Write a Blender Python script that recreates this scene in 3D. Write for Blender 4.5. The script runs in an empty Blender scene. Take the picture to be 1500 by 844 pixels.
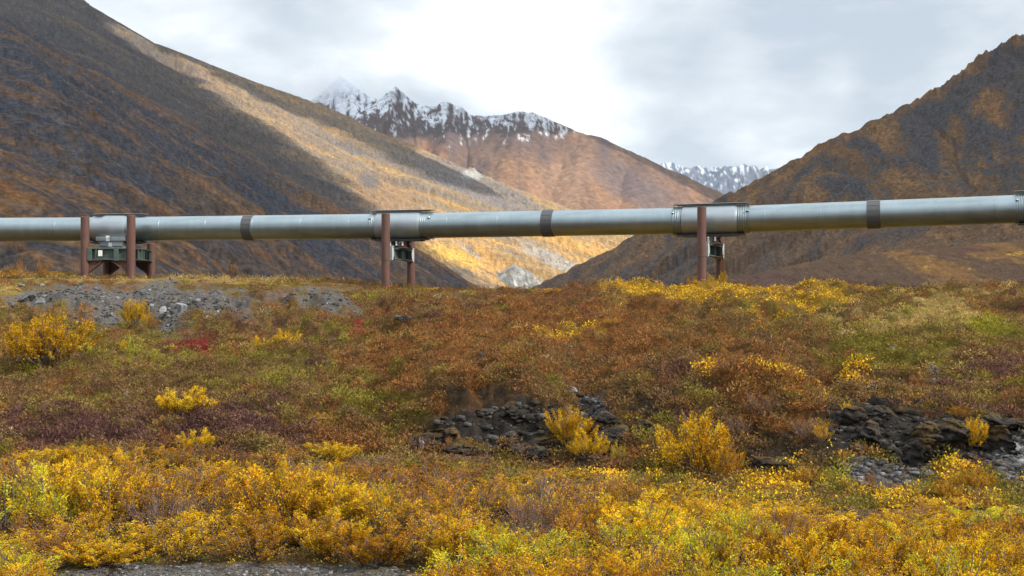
import bpy, math
import numpy as np
from math import radians, sin, cos, pi, sqrt

# ------------------------------------------------------------------ basics
SC = bpy.context.scene
COL = SC.collection
F = 2083.0                      # focal length in photo pixels (50 mm on 36 mm, 1500 px wide)
CX, HY = 750.0, 450.0           # optical axis column, horizon row
rng = np.random.default_rng(11)

def W(px, py, d):
    return np.array([(px - CX) / F * d, d, (HY - py) / F * d])

# ------------------------------------------------------------------ noise
G8 = np.array([(cos(a), sin(a)) for a in np.linspace(0, 2*pi, 16, endpoint=False)], dtype=np.float32)
def _hash(ix, iy, seed):
    h = (ix.astype(np.uint32) * np.uint32(374761393) + iy.astype(np.uint32) * np.uint32(668265263)
         + np.uint32((seed * 144269504 + 1013904223) & 0xffffffff))
    h = (h ^ (h >> np.uint32(13))) * np.uint32(1274126177)
    return h ^ (h >> np.uint32(16))
def perlin(x, y, seed=0):
    x = np.asarray(x, dtype=np.float64); y = np.asarray(y, dtype=np.float64)
    xf = np.floor(x); yf = np.floor(y)
    ix = xf.astype(np.int64); iy = yf.astype(np.int64)
    fx = (x - xf).astype(np.float32); fy = (y - yf).astype(np.float32)
    u = fx*fx*fx*(fx*(fx*6-15)+10); v = fy*fy*fy*(fy*(fy*6-15)+10)
    def g(dx, dy):
        k = (_hash(ix+dx, iy+dy, seed) & np.uint32(15)).astype(np.int64)
        gv = G8[k]
        return gv[..., 0]*(fx-dx) + gv[..., 1]*(fy-dy)
    a = g(0, 0); b = g(1, 0); c = g(0, 1); d = g(1, 1)
    return ((a + u*(b-a)) + v*((c + u*(d-c)) - (a + u*(b-a)))) * 1.5
def fbm(x, y, octv=4, seed=0, gain=0.5, lac=2.03):
    s = 0; a = 1.0; n = 0
    for o in range(octv):
        s = s + a*perlin(x, y, seed + o*17); n += a
        x = x*lac + 3.7; y = y*lac + 1.9; a *= gain
    return s / n * 1.35
def ridged(x, y, octv=4, seed=0, gain=0.5):
    s = 0; a = 1.0; n = 0
    for o in range(octv):
        s = s + a*(1 - 2*np.abs(perlin(x, y, seed + o*13))); n += a
        x = x*2.07 + 1.3; y = y*2.07 + 5.1; a *= gain
    return s / n
def smooth(e0, e1, x):
    t = np.clip((x - e0) / (e1 - e0), 0, 1)
    return t*t*(3 - 2*t)

# ------------------------------------------------------------------ mesh + object helpers
def mesh_np(name, v, f, mat=None, col=None, smooth_sh=False):
    v = np.ascontiguousarray(v, dtype=np.float32); f = np.ascontiguousarray(f, dtype=np.int32)
    me = bpy.data.meshes.new(name)
    me.vertices.add(len(v)); me.vertices.foreach_set('co', v.ravel())
    k = f.shape[1]
    me.loops.add(f.size); me.loops.foreach_set('vertex_index', f.ravel())
    me.polygons.add(len(f))
    me.polygons.foreach_set('loop_start', np.arange(0, f.size, k, dtype=np.int32))
    me.polygons.foreach_set('loop_total', np.full(len(f), k, dtype=np.int32))
    if smooth_sh: me.polygons.foreach_set('use_smooth', np.ones(len(f), dtype=bool))
    me.update(calc_edges=True)
    if col is not None:
        c = np.ones((len(v), 4), dtype=np.float32); c[:, :col.shape[1]] = col
        at = me.color_attributes.new('cover', 'FLOAT_COLOR', 'POINT')
        at.data.foreach_set('color', c.ravel())
    if mat: me.materials.append(mat)
    return me
def link(name, me, parent=None):
    o = bpy.data.objects.new(name, me); COL.objects.link(o)
    if parent: o.parent = parent
    return o
def empty(name, loc=(0, 0, 0), rz=0.0):
    o = link(name, None); o.empty_display_size = 0.3
    o.location = loc; o.rotation_euler = (0, 0, rz); return o
def tag(o, label=None, cat=None, group=None, kind=None):
    if label: o['label'] = label
    if cat: o['category'] = cat
    if group: o['group'] = group
    if kind: o['kind'] = kind
    return o
def copy_tree(o, parent=None):
    c = o.copy(); COL.objects.link(c)
    if parent is not None: c.parent = parent
    for ch in list(o.children): copy_tree(ch, c)
    return c

class MB:
    """collects plain shapes into one mesh"""
    def __init__(self): self.v = []; self.f = []
    def add(self, vs, fs):
        n = len(self.v); self.v += [tuple(p) for p in vs]; self.f += [tuple(i+n for i in q) for q in fs]
    def box(self, c, s, R=None, bev=0.0):
        """bevelled box: c centre, s full sizes"""
        hx, hy, hz = (q/2 for q in s); b = min(bev, hx*.9, hy*.9, hz*.9)
        pts = []
        if b <= 0:
            pts = [(x, y, z) for x in (-hx, hx) for y in (-hy, hy) for z in (-hz, hz)]
            fs = [(0, 1, 3, 2), (4, 6, 7, 5), (0, 4, 5, 1), (2, 3, 7, 6), (0, 2, 6, 4), (1, 5, 7, 3)]
        else:
            def loop(z, i):
                return [(-hx+i, -hy+i+0, z)] and [(-hx+i+b0, -hy+i, z) if 0 else (x, y, z) for x, y in
                        ((-hx+i+b, -hy+i), (hx-i-b, -hy+i), (hx-i, -hy+i+b), (hx-i, hy-i-b), (hx-i-b, hy-i), (-hx+i+b, hy-i), (-hx+i, hy-i-b), (-hx+i, -hy+i+b))]
            L = [loop(-hz, b), loop(-hz+b, 0), loop(hz-b, 0), loop(hz, b)]
            pts = [p for l in L for p in l]; fs = [tuple(range(7, -1, -1)), tuple(range(24, 32))]
            for k in range(3):
                for i in range(8):
                    j = (i+1) % 8
                    fs.append((k*8+i, k*8+j, k*8+8+j, k*8+8+i))
        P = np.array(pts)
        if R is not None: P = P @ np.array(R).T
        self.add(P + np.array(c), fs)
    def lathe(self, p0, p1, prof, n=32, cap=True):
        """surface of revolution about p0->p1; prof = [(t metres from p0, radius)]"""
        p0 = np.array(p0, float); p1 = np.array(p1, float); ax = p1 - p0; ax /= np.linalg.norm(ax)
        h = np.array((0, 0, 1.)) if abs(ax[2]) < .9 else np.array((1., 0, 0))
        a = np.cross(h, ax); a /= np.linalg.norm(a); b = np.cross(ax, a)
        vs = []; fs = []; m = len(prof)
        for t, r in prof:
            for i in range(n):
                w = 2*pi*i/n; vs.append(p0 + ax*t + (a*cos(w) + b*sin(w))*r)
        for k in range(m-1):
            for i in range(n):
                j = (i+1) % n; fs.append((k*n+i, k*n+j, (k+1)*n+j, (k+1)*n+i))
        if cap: fs.append(tuple(range(n-1, -1, -1))); fs.append(tuple(range((m-1)*n, m*n)))
        self.add(vs, fs)
    def prism(self, poly, thick, org, U, V):
        """polygon (u,v) extruded by +-thick/2 along U x V"""
        U = np.array(U, float); V = np.array(V, float); N = np.cross(U, V); N /= np.linalg.norm(N)
        n = len(poly); org = np.array(org, float)
        vs = [org + U*u + V*v + N*s*thick/2 for s in (-1, 1) for u, v in poly]
        fs = [tuple(range(n-1, -1, -1)), tuple(range(n, 2*n))] + [(i, (i+1) % n, n+(i+1) % n, n+i) for i in range(n)]
        self.add(vs, fs)
    def build(self, name, mat, parent=None, smooth_ang=None):
        me = bpy.data.meshes.new(name); me.from_pydata([tuple(map(float, p)) for p in self.v], [], self.f); me.update()
        if mat: me.materials.append(mat)
        if smooth_ang:
            me.polygons.foreach_set('use_smooth', [True]*len(me.polygons))
            me.set_sharp_from_angle(angle=radians(smooth_ang))
        return link(name, me, parent)

# ------------------------------------------------------------------ materials
def new_mat(name):
    m = bpy.data.materials.new(name); m.use_nodes = True; nt = m.node_tree; nt.nodes.clear()
    out = nt.nodes.new('ShaderNodeOutputMaterial')
    return m, nt, out
def nd(nt, t, ins=None, **kw):
    n = nt.nodes.new(t)
    for k, v in kw.items(): setattr(n, k, v)
    for k, v in (ins or {}).items():
        s = n.inputs[k]
        if isinstance(v, bpy.types.NodeSocket): nt.links.new(v, s)
        else: s.default_value = v
    return n
def mixc(nt, fac, a, b, mode='MIX'):
    n = nt.nodes.new('ShaderNodeMix'); n.data_type = 'RGBA'; n.blend_type = mode
    for i, v in ((0, fac), (6, a), (7, b)):
        if isinstance(v, bpy.types.NodeSocket): nt.links.new(v, n.inputs[i])
        else: n.inputs[i].default_value = v
    return n.outputs[2]
def ramp(nt, fac, pts):
    r = nt.nodes.new('ShaderNodeValToRGB'); nt.links.new(fac, r.inputs[0])
    e = r.color_ramp.elements
    while len(e) < len(pts): e.new(0.5)
    for el, (p, c) in zip(e, pts): el.position = p; el.color = c if len(c) == 4 else (*c, 1)
    return r.outputs[0]
def cover_mat(name, scale, var=0.35, bump=0.3, bdist=0.05, rough=0.95):
    """terrain: per-vertex cover colour broken up by fine noise"""
    m, nt, out = new_mat(name)
    at = nd(nt, 'ShaderNodeAttribute', attribute_name='cover')
    tc = nd(nt, 'ShaderNodeTexCoord')
    n1 = nd(nt, 'ShaderNodeTexNoise', {'Vector': tc.outputs['Object'], 'Scale': scale, 'Detail': 5.0, 'Roughness': .65})
    lo = 1 - var; hi = 1 + var
    r = ramp(nt, n1.outputs[0], [(.3, (lo, lo, lo)), (.7, (hi, hi, hi))])
    c = mixc(nt, 1.0, at.outputs['Color'], r, 'MULTIPLY')
    n2 = nd(nt, 'ShaderNodeTexNoise', {'Vector': tc.outputs['Object'], 'Scale': scale*2.1, 'Detail': 4.0, 'Roughness': .7})
    bp = nd(nt, 'ShaderNodeBump', {'Strength': bump, 'Distance': bdist, 'Height': n2.outputs[0]})
    b = nd(nt, 'ShaderNodeBsdfDiffuse', {'Color': c, 'Roughness': .6, 'Normal': bp.outputs[0]})
    nt.links.new(b.outputs[0], out.inputs[0]); return m
def leaf_mat(name, trans=0.35, gloss=0.03):
    m, nt, out = new_mat(name)
    at = nd(nt, 'ShaderNodeAttribute', attribute_name='cover')
    oi = nd(nt, 'ShaderNodeObjectInfo')
    hsv = nd(nt, 'ShaderNodeHueSaturation', {'Color': at.outputs['Color'], 'Saturation': 1.0})
    mr = nd(nt, 'ShaderNodeMapRange', {'Value': oi.outputs['Random'], 'To Min': .80, 'To Max': 1.22}); nt.links.new(mr.outputs[0], hsv.inputs['Value'])
    mh = nd(nt, 'ShaderNodeMapRange', {'Value': oi.outputs['Random'], 'To Min': .494, 'To Max': .512}); nt.links.new(mh.outputs[0], hsv.inputs['Hue'])
    d = nd(nt, 'ShaderNodeBsdfDiffuse', {'Color': hsv.outputs[0]})
    t = nd(nt, 'ShaderNodeBsdfTranslucent', {'Color': hsv.outputs[0]})
    mx = nd(nt, 'ShaderNodeMixShader', {0: trans, 1: d.outputs[0], 2: t.outputs[0]})
    nt.links.new(mx.outputs[0], out.inputs[0]); return m
def simple_mat(name, c1, c2, scale=3.0, rough=.6, metal=0.0, bump=0.1, bdist=.02, stretch=(1, 1, 1), detail=5.0):
    m, nt, out = new_mat(name)
    tc = nd(nt, 'ShaderNodeTexCoord')
    mp = nd(nt, 'ShaderNodeMapping', {'Vector': tc.outputs['Object'], 'Scale': stretch})
    n = nd(nt, 'ShaderNodeTexNoise', {'Vector': mp.outputs[0], 'Scale': scale, 'Detail': detail, 'Roughness': .62})
    c = ramp(nt, n.outputs[0], [(.32, c1), (.68, c2)])
    rr = nd(nt, 'ShaderNodeMapRange', {'Value': n.outputs[0], 'From Min': .3, 'From Max': .7, 'To Min': max(rough-.1, .05), 'To Max': rough+.1})
    bp = nd(nt, 'ShaderNodeBump', {'Strength': bump, 'Distance': bdist, 'Height': n.outputs[0]})
    b = nd(nt, 'ShaderNodeBsdfPrincipled', {'Base Color': c, 'Roughness': rr.outputs[0], 'Metallic': metal, 'Normal': bp.outputs[0]})
    nt.links.new(b.outputs[0], out.inputs[0]); return m
SUN_E = 4.6; EXPO = 0.8; ZENITH = 2.8; CLOUD_GAIN = 0.82
CLOUD_BLOBS = [(540, 40, 500, .10), (660, 50, 420, .13), (800, 60, 420, .13), (930, 50, 700, .10), (760, 140, 900, .10), (1085, 90, 6000, .12), (1230, 110, 7000, .16), (200, 60, 300, .02), (1330, 250, 500, -.05), (1000, 210, 2200, -.12), (430, 90, 1500, -.05), (1400, 0, 400, -.05), (1200, 40, 900, -.06), (860, 160, 2500, .08), (1150, 230, 2500, .06)]
SKY_RAMP = [(.28, (.42, .475, .53)), (.44, (.52, .575, .625)), (.58, (.65, .695, .73)), (.74, (.90, .905, .91))]
# ------------------------------------------------------------------ foreground relief
KD = np.array([0, 14, 22, 27, 33, 36, 38, 40, 41.5, 43, 48, 54, 60, 66, 70, 74, 79, 84, 92, 120, 200, 420, 700.])
KX = np.array([-300, 0, 200, 450, 700, 850, 1000, 1300, 1500, 1800.])
_b = [-5.1, -5.1]
KZ = np.array([_b + r + [-16, -20] for r in (
 [-5.1,-5.0,-4.8,-4.7,-4.6,-4.35,-4.12,-3.9,-3.3,-2.65,-2.0,-1.3,-.75,.35,1.5,1.75,1.8,1,-8],
 [-5.1,-5.0,-4.8,-4.7,-4.6,-4.35,-4.12,-3.9,-3.3,-2.65,-2.0,-1.3,-.75,.35,1.5,1.7,1.75,1,-8],
 [-5.1,-5.0,-4.8,-4.65,-4.5,-4.2,-3.95,-3.7,-3.1,-2.45,-1.9,-1.25,-.75,.35,1.5,1.68,1.7,1,-8],
 [-5.1,-5.0,-4.8,-4.6,-4.45,-4.2,-3.8,-3.5,-2.85,-2.1,-1.5,-.85,-.35,.45,1.35,1.55,1.55,.5,-9],
 [-5.1,-5.0,-4.8,-4.6,-4.5,-4.3,-2.85,-2.6,-1.98,-1.35,-.7,-.1,.3,.7,1.1,1.15,1.0,-.5,-10],
 [-5.1,-5.0,-4.8,-4.6,-4.5,-4.3,-2.8,-2.55,-1.95,-1.25,-.6,0,.4,.78,1.05,1.1,1.0,-.5,-10],
 [-5.1,-5.0,-4.8,-4.6,-4.45,-3.9,-2.95,-2.6,-1.9,-1.2,-.5,.1,.55,.95,1.12,1.1,1.0,-.5,-10],
 [-5.0,-4.9,-4.75,-4.5,-3.25,-2.8,-2.58,-2.35,-1.65,-.95,-.35,.2,.6,.9,1.08,1.1,1,-.5,-10],
 [-5.0,-4.9,-4.75,-4.3,-3.2,-2.75,-2.52,-2.3,-1.6,-.95,-.35,.2,.6,.9,1.05,1.05,1,-.5,-10],
 [-5.0,-4.9,-4.75,-4.3,-3.2,-2.75,-2.52,-2.3,-1.6,-.95,-.35,.2,.6,.9,1.05,1.05,1,-.5,-10])])
KZ[4:, 14:21] -= np.array([.08, .18, .30, .36, .36, .30, .1])   # lower crest on the right
FD = np.arange(0, 300.01, .5)
TAB = np.array([np.interp(FD, KD, z) for z in KZ])
_k = np.exp(-np.linspace(-1.6, 1.6, 7)**2); _k /= _k.sum()
TAB = np.array([np.convolve(np.pad(z, 3, mode='edge'), _k, 'valid') for z in TAB])
def g_smooth(px, d):
    px = np.clip(px, KX[0], KX[-1] - 1e-3)
    i = np.clip(np.searchsorted(KX, px, side='right') - 1, 0, len(KX)-2)
    t = (px - KX[i]) / (KX[i+1] - KX[i]); t = t*t*(3-2*t)
    dd = np.clip(d, 0, FD[-1]-1e-3) / .5; j = np.floor(dd).astype(int); u = dd - j
    a = TAB[i, j]*(1-u) + TAB[i, j+1]*u; b = TAB[i+1, j]*(1-u) + TAB[i+1, j+1]*u
    z = a*(1-t) + b*t
    return np.where(d > 299, np.interp(d, KD, KZ[4]), z)
def blob(px, py, cx, cy, rx, ry, ang=0.0):
    c, s = cos(radians(ang)), sin(radians(ang))
    x = (px-cx)*c + (py-cy)*s; y = -(px-cx)*s + (py-cy)*c
    return np.exp(-((x/rx)**2 + (y/ry)**2))
ROCKZ = [(755, 625, 75, 38, 0), (660, 645, 60, 18, 0), (905, 625, 80, 45, 15), (1275, 605, 60, 30, 10), (1340, 655, 95, 45, 12), (1460, 640, 55, 40, 10),
         (1130, 665, 80, 30, 0)]
def rockmask(px, py):
    m = 0
    for b in ROCKZ: m = np.maximum(m, blob(px, py, *b))
    return m
TYPES = ['brown', 'rust', 'purple', 'olive', 'moss', 'straw', 'gold', 'red', 'scree', 'rock', 'pale', 'soil']
ALB = np.array([(.150,.090,.038), (.200,.090,.031), (.115,.058,.048), (.165,.135,.026), (.25,.225,.025), (.33,.225,.08), (.30,.17,.025),
                (.19,.036,.030), (.095,.088,.082), (.032,.028,.025), (.34,.35,.365), (.030,.022,.015)])
BASE = np.array([.29, .21, .12, .13, -.22, -.12, -.22, -.30, -.45, -.75, -.9, -.25])
BLOBS = [  # type, cx, cy, rx, ry, angle, strength   (patches of cover on the slope)
 ('scree', 80, 432, 90, 12, 0, .9), ('scree', 130, 450, 42, 26, -18, 1.0), ('scree', 60, 455, 40, 14, 0, .5), ('scree', 205, 430, 38, 16, -20, .95), ('scree', 200, 435, 180, 18, 0, .22), ('scree', 250, 470, 24, 42, -5, 1.2), ('scree', 300, 440, 50, 24, 0, 1.0), ('scree', 860, 590, 30, 40, 15, .5), ('scree', 400, 445, 40, 12, 0, .5), ('straw', 360, 460, 60, 14, 0, .2), ('scree', 135, 470, 30, 30, -20, .6), ('scree', 345, 475, 60, 22, 0, .3),
 ('scree', 160, 485, 25, 18, -30, .7), ('scree', 345, 470, 55, 20, 0, .55), ('scree', 470, 440, 55, 20, 5, .95), ('scree', 500, 465, 45, 14, 0, .6), ('scree', 655, 448, 26, 8, -12, .8),
 ('scree', 540, 520, 35, 10, -15, .5), ('scree', 700, 545, 40, 9, -25, .75), ('scree', 640, 500, 40, 6, 0, .3), ('scree', 825, 535, 45, 16, 0, .75), ('scree', 860, 590, 35, 26, 20, .8), ('scree', 480, 545, 30, 8, -30, .5), ('scree', 130, 575, 50, 12, 0, .25),
 ('scree', 1290, 570, 55, 18, 20, .75), ('scree', 1370, 555, 14, 26, -20, .8), ('scree', 1320, 500, 50, 14, 0, .4), ('scree', 1210, 545, 16, 22, -25, .55), ('scree', 1300, 700, 75, 24, 8, 1.1), ('pale', 1345, 715, 30, 12, 20, .75), ('scree', 1480, 685, 45, 45, 0, 1.1), ('pale', 1490, 640, 22, 30, 40, .8),
 ('scree', 940, 690, 90, 14, 0, .6), ('pale', 850, 572, 16, 12, 0, .7), ('pale', 800, 545, 14, 5, 10, .8), ('scree', 620, 660, 70, 10, 0, .35), ('scree', 1180, 700, 50, 12, 0, .4), ('pale', 840, 625, 8, 14, 0, .6),
 ('rock', 755, 625, 85, 42, 0, .95), ('rock', 650, 645, 70, 20, 0, .8), ('rock', 905, 625, 80, 45, 15, .7), ('rock', 1275, 605, 65, 30, 10, .9), ('rock', 1340, 655, 100, 48, 12, 1.1), ('rock', 1460, 645, 60, 40, 10, 1.0), ('rock', 1130, 665, 95, 32, 0, .6),
 ('rock', 590, 480, 22, 5, 0, .6), ('rock', 240, 595, 22, 12, 0, .5), ('rock', 60, 432, 60, 9, 0, .5),
 ('moss', 120, 560, 220, 30, -6, .12), ('gold', 950, 480, 300, 40, -6, .10), ('soil', 780, 640, 190, 50, 0, .75), ('rock', 795, 640, 140, 34, 0, .8), ('soil', 1280, 650, 240, 50, 0, .6), ('rock', 1310, 640, 220, 36, 0, .7), ('scree', 1300, 706, 90, 22, 0, 1.0), ('pale', 1340, 718, 40, 9, 0, .8), ('scree', 1487, 670, 36, 50, 0, 1.0), ('rock', 900, 575, 60, 18, 10, .4), ('moss', 540, 438, 40, 10, 0, .55), ('moss', 380, 420, 70, 5, 0, .45), ('moss', 200, 500, 45, 26, -10, .45), ('moss', 160, 545, 120, 10, -6, .42), ('moss', 280, 548, 40, 10, 0, .35), ('moss', 20, 555, 40, 14, 0, .45), ('moss', 40, 590, 90, 10, -14, .3), ('moss', 420, 545, 30, 10, 0, .25),
 ('moss', 1450, 503, 55, 14, 0, .7), ('moss', 1400, 490, 60, 12, 0, .3), ('moss', 1410, 620, 50, 16, 0, .35), ('moss', 1230, 700, 45, 14, -20, .55), ('moss', 1330, 625, 45, 8, 0, .3), ('moss', 1140, 690, 40, 8, 0, .3),
 ('olive', 130, 470, 110, 40, 0, .3), ('olive', 150, 560, 200, 30, -5, .10), ('brown', 150, 590, 200, 20, -5, .2), ('straw', 420, 600, 120, 30, -10, .12), ('olive', 420, 560, 120, 40, 0, .25), ('olive', 560, 590, 80, 25, 0, .35), ('olive', 430, 640, 60, 20, 0, .2), ('olive', 1000, 620, 50, 20, 0, .25), ('olive', 800, 580, 25, 10, 0, .5),
 ('olive', 1330, 540, 60, 20, 0, .35), ('olive', 1260, 520, 60, 20, 0, .3), ('olive', 80, 620, 90, 12, -14, .25),
 ('straw', 300, 409, 320, 5, 0, .9), ('straw', 10, 430, 30, 10, 0, .7), ('straw', 1370, 475, 90, 22, 0, .75), ('straw', 1420, 520, 120, 50, 0, .25), ('olive', 1300, 480, 160, 40, 0, .2), ('straw', 1220, 490, 120, 14, 0, .25), ('straw', 690, 438, 50, 6, 0, .4), ('straw', 1460, 445, 70, 14, 0, .3), ('straw', 1300, 505, 60, 10, 0, .3), ('straw', 340, 500, 60, 12, 0, .2), ('straw', 600, 455, 70, 10, 0, .2),
 ('gold', 1060, 428, 150, 9, 0, .78), ('gold', 1400, 426, 140, 6, 0, .4), ('gold', 1250, 425, 120, 6, 0, .85), ('gold', 850, 428, 110, 6, 0, .95), ('gold', 960, 440, 80, 7, 0, .6), ('gold', 1010, 447, 90, 9, 0, .42), ('gold', 1150, 458, 110, 14, 0, .5), ('gold', 1240, 448, 90, 10, 0, .35), ('gold', 1140, 492, 60, 18, -15, .36), ('gold', 1120, 520, 30, 14, 0, .25), ('gold', 810, 498, 38, 9, -12, .8), ('gold', 885, 492, 50, 8, -8, .45),
 ('gold', 1090, 580, 40, 20, -20, .34), ('gold', 1130, 600, 55, 18, 0, .38), ('gold', 1190, 605, 50, 18, 0, .38), ('gold', 1150, 520, 90, 40, 0, .06), ('gold', 1000, 460, 160, 26, 0, .18), ('rust', 1130, 590, 110, 40, 0, .2), ('gold', 1400, 425, 120, 5, 0, .5), ('gold', 600, 412, 70, 5, 8, .85), ('gold', 905, 463, 16, 4, 0, .6), ('gold', 940, 445, 30, 5, 0, .4), ('gold', 640, 467, 12, 4, 0, .6), ('gold', 985, 520, 20, 5, 0, .5), ('gold', 480, 630, 60, 10, -10, .3), ('gold', 70, 635, 50, 5, 0, .25), ('gold', 1190, 640, 50, 16, 0, .3),
 ('gold', 120, 470, 40, 18, -30, .22), ('gold', 100, 445, 30, 12, -30, .2), ('gold', 560, 655, 40, 8, 0, .3), ('gold', 10, 607, 30, 5, 0, .5), ('gold', 1020, 600, 20, 16, 0, .2),
 ('red', 290, 515, 52, 11, -4, 1.0), ('red', 560, 480, 60, 12, -15, .55), ('red', 640, 490, 70, 10, -12, .5), ('red', 700, 590, 40, 8, -10, .4), ('red', 240, 655, 34, 8, 0, .8), ('red', 70, 490, 16, 5, 0, .5), ('red', 360, 665, 20, 8, 0, .5), ('red', 1440, 540, 50, 8, 0, .5), ('red', 820, 440, 50, 6, 0, .35), ('red', 600, 460, 30, 6, -10, .5), ('red', 620, 545, 30, 8, -20, .4),
 ('purple', 100, 645, 160, 22, 0, .5), ('purple', 330, 640, 80, 20, 0, .45), ('purple', 420, 620, 60, 14, 0, .2), ('purple', 1470, 545, 60, 14, 0, .45), ('purple', 300, 500, 60, 10, 0, .2), ('purple', 1150, 640, 60, 14, 0, .25), ('purple', 800, 450, 60, 8, 0, .2), ('purple', 390, 655, 90, 12, 0, .3),
 ('rust', 720, 510, 180, 50, -8, .35), ('rust', 950, 510, 100, 30, 0, .3), ('rust', 800, 560, 120, 25, -10, .25), ('rust', 880, 470, 120, 14, 0, .25), ('rust', 1080, 560, 60, 30, 0, .25), ('rust', 1450, 460, 60, 14, 0, .25), ('rust', 530, 660, 60, 12, 0, .35), ('rust', 1240, 540, 60, 16, 0, .2), ('rust', 120, 440, 60, 16, -30, .1),
 ('brown', 950, 545, 120, 40, 0, .2), ('brown', 350, 590, 150, 40, 0, .2), ('brown', 1060, 480, 60, 14, 0, .3),
 ('soil', 690, 600, 60, 20, 0, .3), ('soil', 1150, 660, 90, 24, 0, .35), ('soil', 950, 600, 60, 16, 0, .35), ('soil', 600, 620, 50, 14, 0, .25), ('soil', 1000, 540, 30, 6, 0, .2)]
def covers(px, py, X, Y):
    """weights of the twelve cover types at ground points"""
    n = len(px); B = np.repeat(BASE[None, :], n, 0).astype(np.float32)
    wx = px + 9*fbm(X*.9, Y*.5, 2, 91); wy = py + 5*fbm(X*.9+40, Y*.5, 2, 92)
    for t, cx, cy, rx, ry, a, s in BLOBS:
        B[:, TYPES.index(t)] += s*1.15*blob(wx, wy, cx, cy, rx*1.1, ry*1.15, a)
    flat = smooth(39.5, 37, Y) * smooth(1200, 900, px) + smooth(37, 35, Y) * smooth(900, 1200, px)
    for i in range(12):
        big = fbm(X*.33 + i*13.1, Y*.16 - i*7.7, 3, 200+i)
        sm = fbm(X*1.35 + .35*Y + i*3.3, Y*.75 + i*9.1, 4, 300+i, .66)
        B[:, i] += .30*big + .70*sm
    # valley strip under the shrubs: moss, litter and dark soil, gravel bar by the road
    B[:, TYPES.index('soil')] += .85*flat; B[:, TYPES.index('moss')] += .30*flat; B[:, TYPES.index('olive')] += .3*flat
    bar = smooth(27.6, 27.1, Y + .5*fbm(X*.5, Y*0, 3, 77))*smooth(660, 560, px)
    near = smooth(27.0, 26.0, Y)
    B[:, TYPES.index('scree')] += 1.2*np.maximum(bar, near)
    far = smooth(84, 100, Y)
    B[:, TYPES.index('scree')] -= .5*far
    e = np.exp(9*(B - B.max(1, keepdims=True))); return e / e.sum(1, keepdims=True)
def ground_z(X, Y, detail=True):
    X = np.asarray(X, float); Y = np.asarray(Y, float)
    Yc = np.maximum(Y, 3.0); r = np.hypot(X, Y)
    px = CX + F*X/Yc; px = np.where(Y < 3, np.where(X < 0, -300, 1800), px)
    d = np.where(Y > 3, Y, r); d = np.where(np.abs(X) > Yc, r, d)
    z = g_smooth(px, d)
    z = z + smooth(14, 4.5, r) * 3.4                       # the road embankment the camera stands on
    py = HY - F*z/np.maximum(d, 1)
    if detail:
        on = smooth(20, 30, d) * smooth(260, 140, d)
        sl = smooth(36, 42, d) * smooth(79, 70, d)
        rk = rockmask(px, py) * on
        z = z + on*(.10 + .50*sl)*fbm(X*.28, Y*.22, 3, 5)
        lowb = smooth(39.5, 42, d)*smooth(54, 46, d)
        z = z - on*lowb*(.85*np.exp(-((px-855)/30)**2) + .5*np.exp(-((px-1215)/24)**2) + .45*np.exp(-((px-560)/30)**2)) + on*lowb*(.45*np.exp(-((px-760)/45)**2) + .40*np.exp(-((px-1120)/50)**2) + .35*np.exp(-((px-660)/40)**2))
        z = z + on*(.04 + .26*sl)*(1 - 1.6*np.abs(perlin(X*.85 + .3*Y, Y*.55, 31)))*(1-.6*rk) + on*sl*.10*(1 - 1.6*np.abs(perlin(X*2.1 + .5*Y, Y*1.3, 33)))
        ca, sa = cos(.6), sin(.6); q_ = X*ca - Y*sa*.6; t_ = X*sa + Y*ca*.6
        z = z + on*sl*.55*fbm(t_*.55 + .3*fbm(X*.4, Y*.3, 2, 37), q_*.22, 3, 36)*(1-.6*rk)
        ero = smooth(.45, .7, fbm(X*.42, Y*.30, 4, 35)); z = z - on*sl*.28*ero
        z = z + on*(.015 + .035*sl)*fbm(X*3.1, Y*2.2, 3, 41)
        # small gullies running down the left scree and right shoulder
        gl = smooth(400, 250, px)*smooth(62, 70, d) + .7*smooth(1050, 1200, px)*smooth(60, 46, d)*smooth(36, 40, d)
        z = z - on*sl*gl*.22*smooth(.15, .8, ridged(X*.42, Y*.06, 2, 55))
        # ledges in the slate
        st = z*2.6 + .5*X*.35 + .8*fbm(X*.5, Y*.5, 2, 66)
        led = (np.floor(st) + smooth(.55, 1.0, st - np.floor(st)) - st) / 2.6
        z = z + rk*(led*1.1 + .30*ridged(X*.8, Y*.8, 3, 60) - .1)
    return z, px, py, d

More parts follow.
